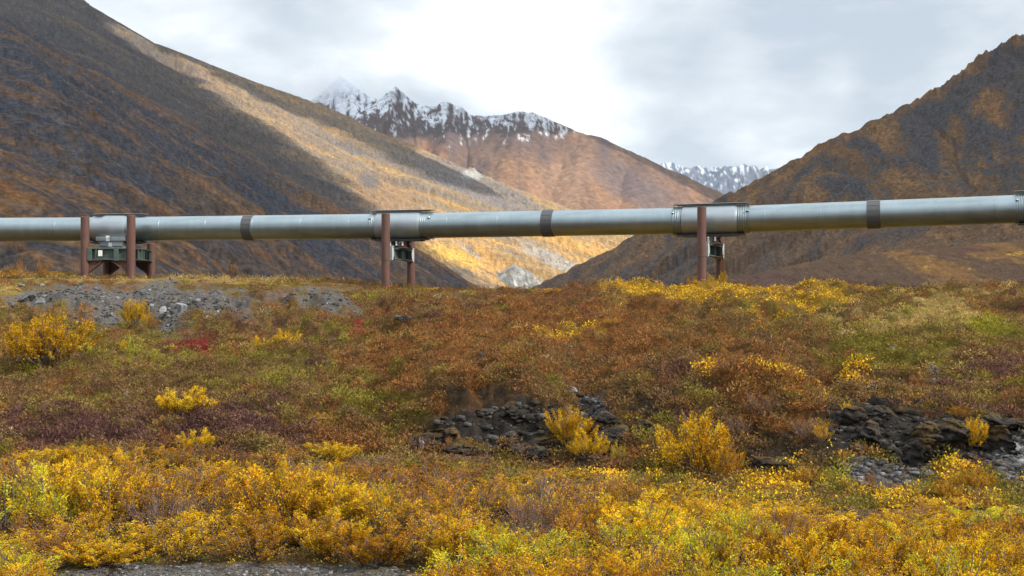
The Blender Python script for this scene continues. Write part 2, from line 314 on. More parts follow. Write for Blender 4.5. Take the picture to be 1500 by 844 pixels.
def build_ground():
    # columns by bearing (fine inside the view), rows by distance
    inner = np.arctan((np.arange(-110, 1611, 1.7) - CX)/F)
    left = np.linspace(-pi, inner[0], 90, endpoint=False); right = np.linspace(inner[-1], pi, 90)[1:]
    th = np.concatenate([left, inner, right])
    # d rows spaced by the picture rows the mean slope covers
    dd = np.arange(21, 100, .01); zz = np.mean([g_smooth(np.full_like(dd, x), dd) for x in (100, 700, 1300)], 0)
    py = HY - F*zz/dd; w = np.abs(np.gradient(py, dd)) + 4.0; w[dd < 33] *= .45
    cum = np.concatenate([[0], np.cumsum((w[1:]+w[:-1])/2*.01)]); N = 560
    rows = np.interp(np.linspace(0, cum[-1], N), cum, dd)
    rows = np.concatenate([[.05], np.linspace(1.5, 20.5, 24), rows, np.geomspace(101, 420, 40), np.geomspace(460, 26000, 26)])
    R, T = np.meshgrid(rows, th, indexing='ij')
    inn = (np.abs(T) < .45)
    rad = np.where(inn, R/np.cos(np.where(inn, T, 0)), R/cos(.45))
    X = rad*np.sin(T); Y = rad*np.cos(T)
    z, px, py, d = ground_z(X.ravel(), Y.ravel())
    V = np.stack([X.ravel(), Y.ravel(), z], 1)
    nr, nc = R.shape
    idx = np.arange(nr*nc).reshape(nr, nc)
    f = np.stack([idx[:-1, :-1], idx[:-1, 1:], idx[1:, 1:], idx[1:, :-1]], -1).reshape(-1, 4)[:, ::-1]
    w = covers(px, py, X.ravel(), Y.ravel())
    under = np.where(np.isin(np.arange(12), [TYPES.index(t) for t in ('scree', 'rock', 'pale', 'soil')]), 1.0, .62)   # peat and stems, darkened further for the shade between plants
    col = w @ (ALB*under[:, None])
    far = smooth(95, 160, d)[:, None]
    col = col*(1-far) + far*np.array((.14, .085, .04))
    col *= (1 + .25*fbm(X.ravel()*5, Y.ravel()*4, 3, 8))[:, None]
    m = cover_mat('tundra_soil', 9.0, .4, .7, .06)
    me = mesh_np('ground', V, f, m, np.clip(col, .004, .9), True)
    o = link('ground', me); o['kind'] = 'structure'
    return o
build_ground()

# ------------------------------------------------------------------ mountains
def ridge_field(X, Y, ridges):
    """height = the highest of all ridge tents; returns height, winning ridge, signed distance"""
    H = np.full(X.shape, -400.0); Wn = np.zeros(X.shape, int); D = np.zeros(X.shape)
    for ri, R in enumerate(ridges):
        P = np.array([W(*p) for p in R['p']])
        best = np.full(X.shape, 1e12); hz = np.zeros(X.shape); sd = np.zeros(X.shape)
        for a, b in zip(P[:-1], P[1:]):
            ex, ey = b[0]-a[0], b[1]-a[1]; L2 = ex*ex + ey*ey
            t = np.clip(((X-a[0])*ex + (Y-a[1])*ey)/L2, 0, 1)
            dx = X-a[0]-t*ex; dy = Y-a[1]-t*ey; d2 = dx*dx + dy*dy
            m = d2 < best
            best = np.where(m, d2, best); hz = np.where(m, a[2] + t*(b[2]-a[2]), hz)
            sd = np.where(m, np.sign(ex*dy - ey*dx), sd)
        dist = np.sqrt(best); r = R.get('r', 15.0)
        soft = np.sqrt(dist*dist + r*r) - r
        k = np.where(sd < 0, R['kn'], R['kf'])             # sd<0: right of the crest direction = the near side for crests drawn left to right
        cv = R.get('cv', 0.0)
        h = hz - k*soft + cv*soft*soft/1000.0
        m = h > H
        H = np.where(m, h, H); Wn = np.where(m, ri, Wn); D = np.where(m, dist*sd, D)
    return H, Wn, D
def terrain(name, px, dr, ridges, shape, colour, mat, floor=-24.0):
    PX, DR = np.meshgrid(px, dr)
    X = ((PX-CX)/F*DR).ravel(); Y = DR.ravel()
    H, Wn, D = ridge_field(X, Y, ridges)
    H = np.maximum(H, floor - 30)
    H = H + shape(X, Y, H, Wn, D)
    H = np.maximum(H, floor)
    V = np.stack([X, Y, H], 1)
    nr, nc = PX.shape; idx = np.arange(nr*nc).reshape(nr, nc)
    f = np.stack([idx[:-1, :-1], idx[1:, :-1], idx[1:, 1:], idx[:-1, 1:]], -1).reshape(-1, 4)[:, ::-1]
    # slope for the colouring
    Hg = H.reshape(nr, nc)
    gy = np.gradient(Hg, axis=0)/np.maximum(np.gradient(DR, axis=0), 1e-6)
    gx = np.gradient(Hg, axis=1)/np.maximum(np.gradient(PX, axis=1)*DR/F, 1e-6)
    slope = np.hypot(gx, gy).ravel()
    ppx = PX.ravel(); ppy = HY - F*H/Y
    col = colour(X, Y, H, Wn, D, slope, ppx, ppy)
    keep = (Hg > floor + .01)
    kf = keep[:-1, :-1] | keep[1:, :-1] | keep[1:, 1:] | keep[:-1, 1:]
    f = f[kf.ravel()]
    used = np.unique(f); remap = np.full(len(V), -1); remap[used] = np.arange(len(used))
    me = mesh_np(name, V[used], remap[f], mat, np.clip(col[used], .004, .9), True)
    o = link(name, me); o['kind'] = 'structure'
    TERR.append((px, dr, Hg)); return o
TERR = []
def streak(X, Y, fall, wq, wt, octv, seed):
    fx, fy = fall; n = sqrt(fx*fx + fy*fy); fx /= n; fy /= n
    q = X*fy - Y*fx; t = X*fx + Y*fy
    q = q + .35*wq*fbm(X/(wq*3), Y/(wq*3), 2, seed+5)
    return fbm(q/wq, t/wt, octv, seed, .55)
def ridged_streak(X, Y, fall, wq, wt, octv, seed):
    fx, fy = fall; n = sqrt(fx*fx + fy*fy); fx /= n; fy /= n
    q = X*fy - Y*fx; t = X*fx + Y*fy
    q = q + .5*wq*fbm(X/(wq*2.5), Y/(wq*2.5), 3, seed+5)
    return ridged(q/wq, t/wt, octv, seed, .5)
def lerp(c, m, k): return c*(1-m[:, None]) + np.array(k)*m[:, None]

# --- left mountain: long skyline spur, nearer dark spur, low spur, knoll
A_R = [
 dict(p=[(-420,-150,2250),(-50,-70,2300),(115,0,2400),(225,65,2450),(300,95,2500),(380,125,2550),(470,160,2650),(520,185,2700),(580,221,2800),(640,249,2900),(690,253,2950),(740,275,3000),(810,303,3100),(870,325,3150),(930,349,3250),(1010,390,3350)], kn=.42, kf=.5, r=25),
 dict(p=[(-420,-70,1200),(0,25,1300),(130,100,1330),(300,195,1370),(420,262,1390),(520,315,1410),(600,360,1430),(680,412,1450),(760,450,1470)], kn=.335, kf=.42, r=25),
 dict(p=[(-300,150,560),(-60,232,520),(0,256,510),(50,284,500),(95,313,490),(150,349,480),(230,394,470),(300,430,465)], kn=.30, kf=.30, r=6),
 dict(p=[(700,425,1780),(730,400,1780),(752,389,1780),(775,400,1780),(810,422,1790)], kn=.55, kf=.5, r=4),
]
A_F = [(.483,-.139), (.606,-.10), (.6,-.15), (.3,-.7)]
def pick(Wn, fs): 
    out = fs[0]
    for i in range(1, len(fs)): out = np.where(Wn == i, fs[i], out)
    return out
def shapeA(X, Y, H, Wn, D):
    gul = pick(Wn, [streak(X, Y, f, w, w*7, 4, 400+i) for i, (f, w) in enumerate(zip(A_F, (110., 75., 40., 20.)))])
    amp = pick(Wn, [11., 9., 4., 3.])
    c = smooth(10, 140, np.abs(D)) if True else 1
    cc = pick(Wn, [c, c, smooth(5, 50, np.abs(D)), np.full_like(c, .6)])
    rg = pick(Wn, [ridged_streak(X, Y, f, w, w*6, 3, 440+i) for i, (f, w) in enumerate(zip(A_F, (130., 80., 45., 20.)))])
    rg2 = pick(Wn, [ridged_streak(X, Y, f, w, w*6, 3, 450+i) for i, (f, w) in enumerate(zip(A_F, (42., 28., 16., 9.)))])
    z = (amp*.8*gul + amp*1.3*rg + amp*.42*rg2)*(.08 + .92*cc) - amp*.4*cc
    z += (.6 + 2.2*cc)*fbm(X/26, Y/26, 5, 420, .6)*pick(Wn, [1., .8, .5, .8])
    # rocky tors on the lower skyline
    px = CX + F*X/Y
    z += np.where(Wn == 0, smooth(28, 8, np.abs(D))*blob(px, 0, 692, 0, 16, 1)*14*np.abs(ridged(X/22, Y/22, 3, 430)), 0)
    z += np.where(Wn == 0, smooth(28, 8, np.abs(D))*blob(px, 0, 470, 0, 9, 1)*9, 0)
    return z
def colA(X, Y, H, Wn, D, sl, px, py):
    st1 = pick(Wn, [streak(X, Y, f, w, w*5.5, 5, 500+i) for i, (f, w) in enumerate(zip(A_F, (90., 55., 40., 20.)))])
    st2 = pick(Wn, [streak(X, Y, f, w, w*4, 5, 520+i) for i, (f, w) in enumerate(zip(A_F, (34., 22., 16., 10.)))])
    big = fbm(X/260, Y/330, 3, 540)
    vn = pick(Wn, [ridged_streak(X, Y, f, w, w*12, 3, 570+i) for i, (f, w) in enumerate(zip(A_F, (60., 36., 24., 12.)))])
    vn2 = pick(Wn, [ridged_streak(X, Y, f, w, w*10, 3, 580+i) for i, (f, w) in enumerate(zip(A_F, (70., 44., 26., 12.)))])
    fine = fbm(X/7, Y/9, 4, 541, .65)
    hN = smooth(330, 60, py)                                     # higher = barer
    # nearer spurs: rusty tundra over dark shattered rock
    veg = .55*st1 + .55*st2 + .35*big + .30*fine
    n = len(X)
    brown = np.repeat(np.array([[.112, .080, .062]]), n, 0)
    rust = np.array((.200, .100, .044)); dark = np.array((.062, .066, .078)); purp = np.array((.118, .100, .090)); gold = np.array((.34, .21, .075)); grey = np.array((.20, .20, .205))
    c = lerp(brown, smooth(.02, .30, veg)*.85, rust)
    c = lerp(c, smooth(.06, .22, -veg - .24 + .3*hN + .25*fine)*.9, dark)
    # darkest screes low on the near face and by its crest
    sc = .9*blob(px, py, 330, 250, 190, 34, 31) + .7*blob(px, py, 130, 215, 80, 40, 15) + .8*blob(px, py, 200, 270, 60, 40, 20) + .9*blob(px, py, 500, 370, 120, 26, 36) + .5*blob(px, py, 60, 130, 110, 40, 30) + .9*blob(px, py, 70, 370, 50, 30, 40) + .6*blob(px, py, 10, 100, 60, 60)
    c = lerp(c, np.clip(smooth(.42, .62, sc*.62 + .75*st2 + .5*fine + .3*st1 + .25*vn2), 0, 1)*.9*(Wn == 1), dark)
    c = lerp(c, smooth(.50, .72, vn + .25*fine + .2*big)*.6*(1-.5*hN), (.235, .120, .048))
    c = lerp(c, smooth(.56, .74, vn2 + .3*fine - .2*big)*.8, (.058, .062, .074))
    sp = smooth(.25, .42, fbm(X/15, Y/19, 5, 590, .62) + .15*big); sp2 = smooth(.32, .46, fbm(X/11+50, Y/15, 5, 591, .62))
    c = lerp(c, sp*.55, (.060, .062, .070)); c = lerp(c, sp2*.35, (.19, .14, .10))
    # far, higher flank: purple-brown stones above, straw turf brightened along the sunbeam
    up = brown*0 + purp
    up = lerp(up, smooth(-.1, .6, st1 + .4*fine)*.6, (.175, .135, .085))
    up = lerp(up, smooth(.5, .75, vn + .3*fine)*.5, (.22, .15, .08))
    up = lerp(up, smooth(.5, .72, vn2 + .3*fine)*.7, (.07, .07, .078))
    up = lerp(up, smooth(.1, .6, -st2 - .2 + .3*fine)*.6, (.075, .075, .085))
    beam_turf = smooth(22, -22, py - (.67*px - 66) + 40*st1) * smooth(170, 420, px)   # gold turf painted inside the sunbeam's edge to brighten it
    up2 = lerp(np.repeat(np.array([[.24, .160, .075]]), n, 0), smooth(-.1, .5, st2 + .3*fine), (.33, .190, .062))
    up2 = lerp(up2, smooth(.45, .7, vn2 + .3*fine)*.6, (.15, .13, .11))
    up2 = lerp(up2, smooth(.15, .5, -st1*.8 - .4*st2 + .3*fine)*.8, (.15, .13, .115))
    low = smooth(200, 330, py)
    tk = beam_turf*(.45 + .5*low); up = up*(1-tk)[:, None] + up2*tk[:, None]
    lowy = smooth(335, 375, py)
    up = lerp(up, lowy*smooth(-.35, .2, st2 + .2*big + .15*fine)*.85, (.40, .225, .075))
    up = lerp(up, smooth(.2, .7, blob(px, py, 665, 375, 40, 12, 20)*1.2 + .3*st2)*.8*lowy, (.42, .26, .06))
    up = lerp(up, smooth(.5, .7, blob(px, py, 800, 375, 80, 16, 30) + .7*blob(px, py, 690, 370, 40, 7, 36) + .7*blob(px, py, 660, 405, 40, 10, 30) + .5*st2 + .3*fine)*.85*lowy, (.21, .205, .19))
    # slate grey just under the lower skyline
    gs = smooth(.3, .7, blob(px, py, 700, 275, 110, 22, 23)*1.2 + .25*st2)
    up = lerp(up, gs*.7, (.13, .118, .115))
    up = lerp(up, smooth(.4, .8, blob(px, py, 560, 285, 80, 30, 25) + .5*st1)*.5, (.20, .115, .06))
    up = lerp(up, smooth(.35, .8, blob(px, py, 540, 265, 22, 14, 30) + .3*fine)*.8, (.085, .085, .09))
    tor = smooth(.3, .7, blob(px, py, 692, 256, 20, 8) + .4*fine)
    up = lerp(up, tor, (.24, .235, .22))
    up = up*(1 - .22*smooth(330, 250, py)*(1-beam_turf))[:, None]
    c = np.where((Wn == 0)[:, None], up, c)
    kn = lerp(np.repeat(np.array([[.19, .19, .185]]), n, 0), smooth(0, .4, fine), (.30, .29, .26))
    kn = lerp(kn, smooth(.1, .5, st2)*.5, (.36, .25, .11))
    c = np.where((Wn == 3)[:, None], kn, c)
    c = np.where((Wn == 0)[:, None], lerp(c, sp*.4, (.075, .075, .08)), c)
    c = c*np.where((Wn == 0) & (beam_turf > .3), 1.0, .84)[:, None]  # beam strip left bright, everything else dimmed
    c = c*np.clip(1 + .5*fine + .40*fbm(X/2.6, Y/3.2, 3, 560, .6), .35, 1.9)[:, None]
    return c
# --- snowy mountain behind
B_R = [
 dict(p=[(330,215,4650),(420,170,4600),(460,150,4600),(485,120,4600),(500,108,4600),(515,120,4590),(530,134,4570),(547,143,4550),(562,149,4500),(572,136,4470),(580,125,4450),(590,137,4450),(606,149,4450),(630,155,4450),(652,148,4450),(672,154,4430),(690,166,4410),(715,169,4400),(760,163,4350),(790,166,4350),(830,186,4300),(860,196,4300),(930,232,4200),(1000,270,4100),(1060,300,4000),(1150,345,3900)], kn=.85, kf=.8, r=6, cv=.25),
 dict(p=[(580,130,4450),(572,185,4250),(560,235,4050),(550,290,3800)], kn=.9, kf=.9, r=10),
 dict(p=[(500,113,4600),(525,165,4400),(530,205,4300),(520,240,4150)], kn=.9, kf=.9, r=8),
 dict(p=[(665,152,4450),(655,200,4230),(640,240,4050)], kn=.9, kf=.9, r=8),
 dict(p=[(770,164,4350),(755,215,4150),(740,270,3850),(720,330,3500)], kn=.55, kf=.55, r=40),
 dict(p=[(860,196,4300),(855,240,4080),(850,300,3700)], kn=.55, kf=.55, r=40),
 dict(p=[(940,237,4180),(930,290,3850),(915,340,3500)], kn=.5, kf=.5, r=40),
]
def shapeB(X, Y, H, Wn, D):
    c = smooth(5, 160, np.abs(D))
    g = ridged(X/150 + .3*fbm(X/400, Y/400, 2, 603), Y/420, 4, 600)*18 + ridged(X/55, Y/240, 4, 601)*7
    px = CX + F*X/Y
    craggy = smooth(840, 780, px)
    z = g*(.12 + .88*c)*(.5 + .5*craggy) + fbm(X/45, Y/60, 5, 602, .62)*(3 + 4.5*craggy)
    return z - 4
def colB(X, Y, H, Wn, D, sl, px, py):
    n = len(X)
    fine = fbm(X/16, Y/22, 4, 610, .65); v = fbm(X/60, Y/420, 4, 611, .6); big = fbm(X/330, Y/450, 3, 612)
    c = np.repeat(np.array([[.215, .145, .105]]), n, 0)
    c = lerp(c, smooth(-.1, .5, v*.7 + big*.7 + .3*fine)*.8, (.33, .20, .115))
    c = lerp(c, smooth(.1, .6, -v*.6 - big*.6 + .25*fine)*.8, (.125, .105, .115))
    fan = smooth(.25, .75, blob(px, py, 830, 265, 45, 45, 0) + .5*v)
    c = lerp(c, fan*.65, (.36, .24, .16))
    fan2 = smooth(.3, .7, blob(px, py, 625, 225, 30, 26, 35)*1.2 + .35*v)
    c = lerp(c, fan2*.75, (.34, .195, .11))
    c = lerp(c, smooth(.3, .8, blob(px, py, 930, 275, 80, 28, 28)*1.1 + .4*v)*.6, (.15, .135, .15))  # shade on the lower right painted in as purple-grey
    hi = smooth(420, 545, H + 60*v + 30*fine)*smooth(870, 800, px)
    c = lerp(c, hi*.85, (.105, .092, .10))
    tex = .62*fbm(X/20, Y/90, 4, 613, .7) + .34*fine
    snow = smooth(.02, .30, (H - 552 - 40*smooth(700, 560, px) + 30*smooth(700, 830, px))/300 + tex - .10*np.clip(sl-.75, 0, 1.5) + .10*smooth(620, 520, px) + .06) * smooth(480, 600, H + 110*tex) * smooth(870, 810, px)
    crag = smooth(.45, .8, .7*blob(px, py, 585, 142, 22, 12) + .7*blob(px, py, 662, 160, 24, 7) + .7*blob(px, py, 740, 170, 60, 5) + .9*fine + .4*tex)
    snow = snow*(1 - .6*crag)
    c = lerp(c, crag*.8*smooth(540, 570, H), (.085, .088, .10))
    c = lerp(c, snow*.82, (.66, .70, .76))
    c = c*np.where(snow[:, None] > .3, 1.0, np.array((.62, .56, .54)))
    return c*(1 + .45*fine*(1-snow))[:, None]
# --- last blue, snow speckled range
C_R = [dict(p=[(820,190,7600),(900,222,7500),(930,230,7500),(958,240,7500),(975,238,7500),(1000,242,7500),(1030,241,7500),(1060,244,7450),(1090,241,7450),(1120,244,7450),(1145,251,7450),(1200,275,7400),(1280,310,7400)], kn=.8, kf=.8, r=6)]
def shapeC(X, Y, H, Wn, D):
    return 32*ridged(X/150, Y/330, 5, 700, .55) + 16*fbm(X/40, Y/60, 4, 701, .6) - 22
def colC(X, Y, H, Wn, D, sl, px, py):
    fine = fbm(X/22, Y/40, 4, 710, .7); v = ridged(X/90, Y/260, 4, 711)
    s = smooth(.05, .38, fine*.9 + .25*v - .22 + .35*blob(px, py, 945, 240, 22, 10) + .25*smooth(262, 242, py) - .3*smooth(262, 300, py))
    s = np.maximum(s, smooth(972, 955, px)*.9)
    c = np.repeat(np.array([[.085, .105, .14]]), len(X), 0)
    return lerp(c, s*.75, (.62, .67, .74))
# --- right mountain with its dark knob
D_R = [
 dict(p=[(2100,-190,1420),(1800,-60,1450),(1600,10,1450),(1500,54,1450),(1470,66,1450),(1430,94,1440),(1380,130,1430),(1330,155,1420),(1270,190,1400),(1210,222,1380),(1150,255,1360),(1090,286,1340),(1000,325,1300),(930,352,1270),(860,386,1240),(790,420,1200),(700,462,1150)][::-1], kn=.52, kf=.5, r=12),
 dict(p=[(1120,290,1290),(1170,262,1230),(1215,252,1200),(1255,262,1170),(1310,298,1120),(1370,345,1050)], kn=.45, kf=.5, r=14),
 dict(p=[(1490,90,1400),(1520,170,1250),(1530,260,1050),(1540,330,850)], kn=.5, kf=.62, r=25),
 dict(p=[(1340,165,1400),(1390,250,1180),(1440,330,950)], kn=.5, kf=.62, r=30),
]
D_F = [(-.30,-.62), (-.25,-.6), (-.1,-.7), (-.05,-.7)]
def shapeD(X, Y, H, Wn, D):
    c = smooth(5, 110, np.abs(D)); px = CX + F*X/Y
    g = pick(Wn, [streak(X, Y, f, 60., 330., 4, 800+i) for i, f in enumerate(D_F)])*8
    g = g*.8 + 9*pick(Wn, [ridged_streak(X, Y, f, 75., 420., 3, 860+i) for i, f in enumerate(D_F)]) + 4*pick(Wn, [ridged_streak(X, Y, f, 26., 150., 3, 870+i) for i, f in enumerate(D_F)]) - 4
    rough = smooth(1180, 1450, px)
    z = g*(.12 + .88*c) + (1.2 + 3.2*rough)*fbm(X/22, Y/26, 5, 810, .62)
    z += rough*smooth(45, 5, np.abs(D))*(Wn == 0)*7*(ridged(X/19, Y/19, 5, 812, .6) - .2)
    z += smooth(30, 6, np.abs(D))*(Wn == 0)*2.2*fbm(X/14, Y/14, 3, 815)
    return z
def colD(X, Y, H, Wn, D, sl, px, py):
    n = len(X)
    st1 = pick(Wn, [streak(X, Y, f, 52., 420., 4, 820+i) for i, f in enumerate(D_F)])
    st2 = pick(Wn, [streak(X, Y, f, 18., 110., 4, 830+i) for i, f in enumerate(D_F)])
    big = fbm(X/190, Y/260, 3, 840); fine = fbm(X/6, Y/8, 4, 841, .65)
    c = np.repeat(np.array([[.125, .080, .046]]), n, 0)
    c = lerp(c, smooth(-.05, .5, .5*st1 + .4*st2 + .4*big + .35*fine)*.8, (.180, .095, .042))
    c = lerp(c, smooth(.1, .5, -.5*st1 - .4*st2 - .3*big + .35*fine - .05)*.75, (.088, .072, .062))
    sp = smooth(.25, .42, fbm(X/11, Y/15, 5, 895, .62) + .15*big); c = lerp(c, sp*.3, (.062, .056, .054)); c = lerp(c, smooth(.32, .48, fbm(X/9+50, Y/12, 5, 896, .62))*.35, (.18, .15, .105)); c = c*np.array((.90, .85, .80))
    low = smooth(300, 380, py)
    c = lerp(c, low*.5, (.125, .084, .058))
    vn = pick(Wn, [ridged_streak(X, Y, f, 30., 300., 3, 880+i) for i, f in enumerate(D_F)]); vn2 = pick(Wn, [ridged_streak(X, Y, f, 34., 260., 3, 890+i) for i, f in enumerate(D_F)])
    c = lerp(c, smooth(.5, .72, vn + .3*fine)*.5, (.20, .11, .048)); c = lerp(c, smooth(.55, .75, vn2 + .3*fine)*.7, (.06, .056, .056))
    dk = .95*blob(px, py, 1268, 215, 20, 42, -22) + 1.0*blob(px, py, 1350, 205, 34, 80, -20) + 1.1*blob(px, py, 1440, 210, 26, 80, -22) + 1.0*blob(px, py, 1470, 95, 50, 26, -30) + .7*blob(px, py, 1400, 145, 60, 18, -35) + 1.1*blob(px, py, 1225, 270, 45, 17, 8) + .5*blob(px, py, 1150, 360, 40, 10, -25) + .8*blob(px, py, 1495, 200, 20, 100, 0) + .5*blob(px, py, 1180, 250, 60, 10, -28)+ .5*blob(px, py, 1450, 280, 60, 10, 10)
    dk = smooth(.46, .62, .8*dk + .55*st2 + .35*st1 + .5*fine + .15*vn2)
    c = lerp(c, dk*.88, (.050, .050, .054))
    gl = smooth(.5, .9, .6*fine + .5*st2 + .3*big)*(1 - low*.6)
    c = lerp(c, gl*.45, (.20, .18, .14))
    return c*np.clip(1 + .5*fine + .40*fbm(X/2.3, Y/3, 3, 850, .6), .35, 1.9)[:, None]
# --- low tundra rise in front of it
E_R = [dict(p=[(980,448,400),(1060,424,420),(1110,404,430),(1180,386,440),(1250,373,450),(1330,365,460),(1400,360,470),(1500,353,480),(1700,340,500),(1950,330,520)], kn=.12, kf=.22, r=12)]
def shapeE(X, Y, H, Wn, D): return .8*fbm(X/30, Y/40, 5, 900, .55)
def colE(X, Y, H, Wn, D, sl, px, py):
    n = len(X); b = fbm(X/28, Y/90, 4, 910); f = fbm(X/3, Y/8, 4, 911, .65)
    c = np.repeat(np.array([[.115, .072, .046]]), n, 0)
    c = lerp(c, smooth(0, .5, b + .4*f)*.7, (.24, .125, .045))
    c = lerp(c, smooth(.05, .5, -b + .3*f)*.6, (.105, .062, .052))
    c = lerp(c, smooth(.5, .85, .7*f + .5*b + .6*blob(px, py, 1490, 372, 30, 3) + .4*blob(px, py, 1435, 396, 20, 4))*.8, (.48, .28, .04))
    c = lerp(c, smooth(.5, .8, blob(px, py, 1430, 366, 60, 4, -4) + .4*f)*.6, (.12, .05, .05))
    return c*(1 + .35*f)[:, None]
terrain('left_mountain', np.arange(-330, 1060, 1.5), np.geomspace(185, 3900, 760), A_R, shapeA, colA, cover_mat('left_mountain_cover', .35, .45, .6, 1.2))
terrain('snowy_mountain', np.arange(340, 1180, 1.6), np.geomspace(2500, 5600, 460), B_R, shapeB, colB, cover_mat('snowy_mountain_cover', .06, .3, .4, 5.0))
terrain('distant_mountain', np.arange(800, 1300, 1.6), np.geomspace(6600, 8300, 130), C_R, shapeC, colC, cover_mat('distant_mountain_cover', .04, .25, .3, 8.0))
terrain('right_mountain', np.arange(680, 1900, 1.5), np.geomspace(420, 2100, 560), D_R, shapeD, colD, cover_mat('right_mountain_cover', .4, .45, .6, 1.0))
terrain('hill', np.arange(930, 1800, 1.7), np.geomspace(200, 620, 240), E_R, shapeE, colE, cover_mat('hill_cover', 1.2, .45, .6, .4))
# ------------------------------------------------------------------ pipeline and its supports
def pipe_mat(name, base, rough, metal):
    m, nt, out = new_mat(name)
    tc = nd(nt, 'ShaderNodeTexCoord')
    mp = nd(nt, 'ShaderNodeMapping', {'Vector': tc.outputs['Object'], 'Scale': (2.6, .5, .35)})
    n = nd(nt, 'ShaderNodeTexNoise', {'Vector': mp.outputs[0], 'Scale': 1.0, 'Detail': 8.0, 'Roughness': .7})
    mp2 = nd(nt, 'ShaderNodeMapping', {'Vector': tc.outputs['Object'], 'Scale': (.12, 2.5, 2.5)})
    n2 = nd(nt, 'ShaderNodeTexNoise', {'Vector': mp2.outputs[0], 'Scale': 1.0, 'Detail': 5.0})
    a = tuple(q*.93 for q in base); b = tuple(min(q*1.05, .95) for q in base)
    c = ramp(nt, n.outputs[0], [(.35, a), (.65, b)])
    c2 = ramp(nt, n2.outputs[0], [(.3, (.86, .85, .84)), (.6, (1, 1, 1))])
    c = mixc(nt, 1.0, c, c2, 'MULTIPLY')
    r = nd(nt, 'ShaderNodeMapRange', {'Value': n.outputs[0], 'From Min': .3, 'From Max': .7, 'To Min': rough-.06, 'To Max': rough+.08})
    bp = nd(nt, 'ShaderNodeBump', {'Strength': .05, 'Distance': .02, 'Height': n.outputs[0]})
    s = nd(nt, 'ShaderNodeBsdfPrincipled', {'Base Color': c, 'Roughness': r.outputs[0], 'Metallic': metal, 'Normal': bp.outputs[0]})
    nt.links.new(s.outputs[0], out.inputs[0]); return m
M_PIPE = pipe_mat('galvanised_jacket', (.265, .31, .322), .36, .85)
M_SLEEVE = pipe_mat('dull_jacket', (.31, .338, .355), .46, .8)
M_BAND = simple_mat('black_rubber', (.045, .045, .046), (.08, .08, .082), 6, .6, 0, .25, .01, (.4, 4, 4))
M_POST = simple_mat('rusted_steel', (.070, .030, .022), (.120, .052, .036), 3.2, .7, 0, .2, .01, (1.6, 1.6, .5))
M_SHOE = simple_mat('brown_steel', (.05, .026, .022), (.10, .05, .042), 4, .65)
M_GREEN = simple_mat('green_steel', (.040, .062, .052), (.070, .098, .082), 2.2, .6, 0, .1)
M_GALV = simple_mat('galvanised_bracket', (.30, .34, .34), (.52, .55, .55), 5, .5, .2)
M_WHITE = simple_mat('white_plate', (.60, .60, .56), (.82, .82, .78), 6, .6)
M_DARKST = simple_mat('dark_steel', (.022, .02, .02), (.05, .045, .042), 4, .6)

PN = [(-330, 337.5, 86.8), (172, 335.8, 84.0), (586, 331.2, 80.3), (1041, 323.0, 75.5), (1545, 304.2, 70.8), (2160, 280, 66.0)]
PP = [W(*p) for p in PN]
pipe_root = empty('pipeline', (0, 0, 4.6))
tag(pipe_root, 'long silver insulated pipeline running across the picture on brown posts above the bluff', 'pipeline')
OFF = np.array((0, 0, 4.6))
def pl(v): return np.array(v) - OFF
PR = .705
# the jacketed pipe itself: one swept tube through all supports, sheet joints every few metres
def sweep(path, rad, n=48):
    vs = []; fs = []
    m = len(path)
    for i, p in enumerate(path):
        a = path[max(i-1, 0)]; b = path[min(i+1, m-1)]; ax = (b-a)/np.linalg.norm(b-a)
        s = np.cross(ax, (0, 0, 1)); s /= np.linalg.norm(s); t = np.cross(s, ax)
        for k in range(n):
            w = 2*pi*k/n; vs.append(p + (s*cos(w) + t*sin(w))*rad[i])
    for i in range(m-1):
        for k in range(n):
            j = (k+1) % n; fs.append((i*n+k, (i+1)*n+k, (i+1)*n+j, i*n+j))
    fs.append(tuple(range(n))); fs.append(tuple(range(m*n-1, (m-1)*n-1, -1)))
    return vs, fs
def along(a, b, t): return a + (b-a)*t
path = []; rad = []
for a, b in zip(PP[:-1], PP[1:]):
    L = np.linalg.norm(b-a); nseg = 6
    for k in range(nseg):
        t0 = k/nseg
        p0 = along(a, b, t0)
        path += [pl(p0), pl(along(a, b, t0 + .004/L*1)), pl(along(a, b, t0 + .05/L)), pl(along(a, b, t0 + .056/L))]
        rad += [PR, PR+.007, PR+.007, PR]
path.append(pl(PP[-1])); rad.append(PR)
mb = MB(); mb.add(*sweep(path, rad)); mb.build('pipe', M_PIPE, pipe_root, 40)
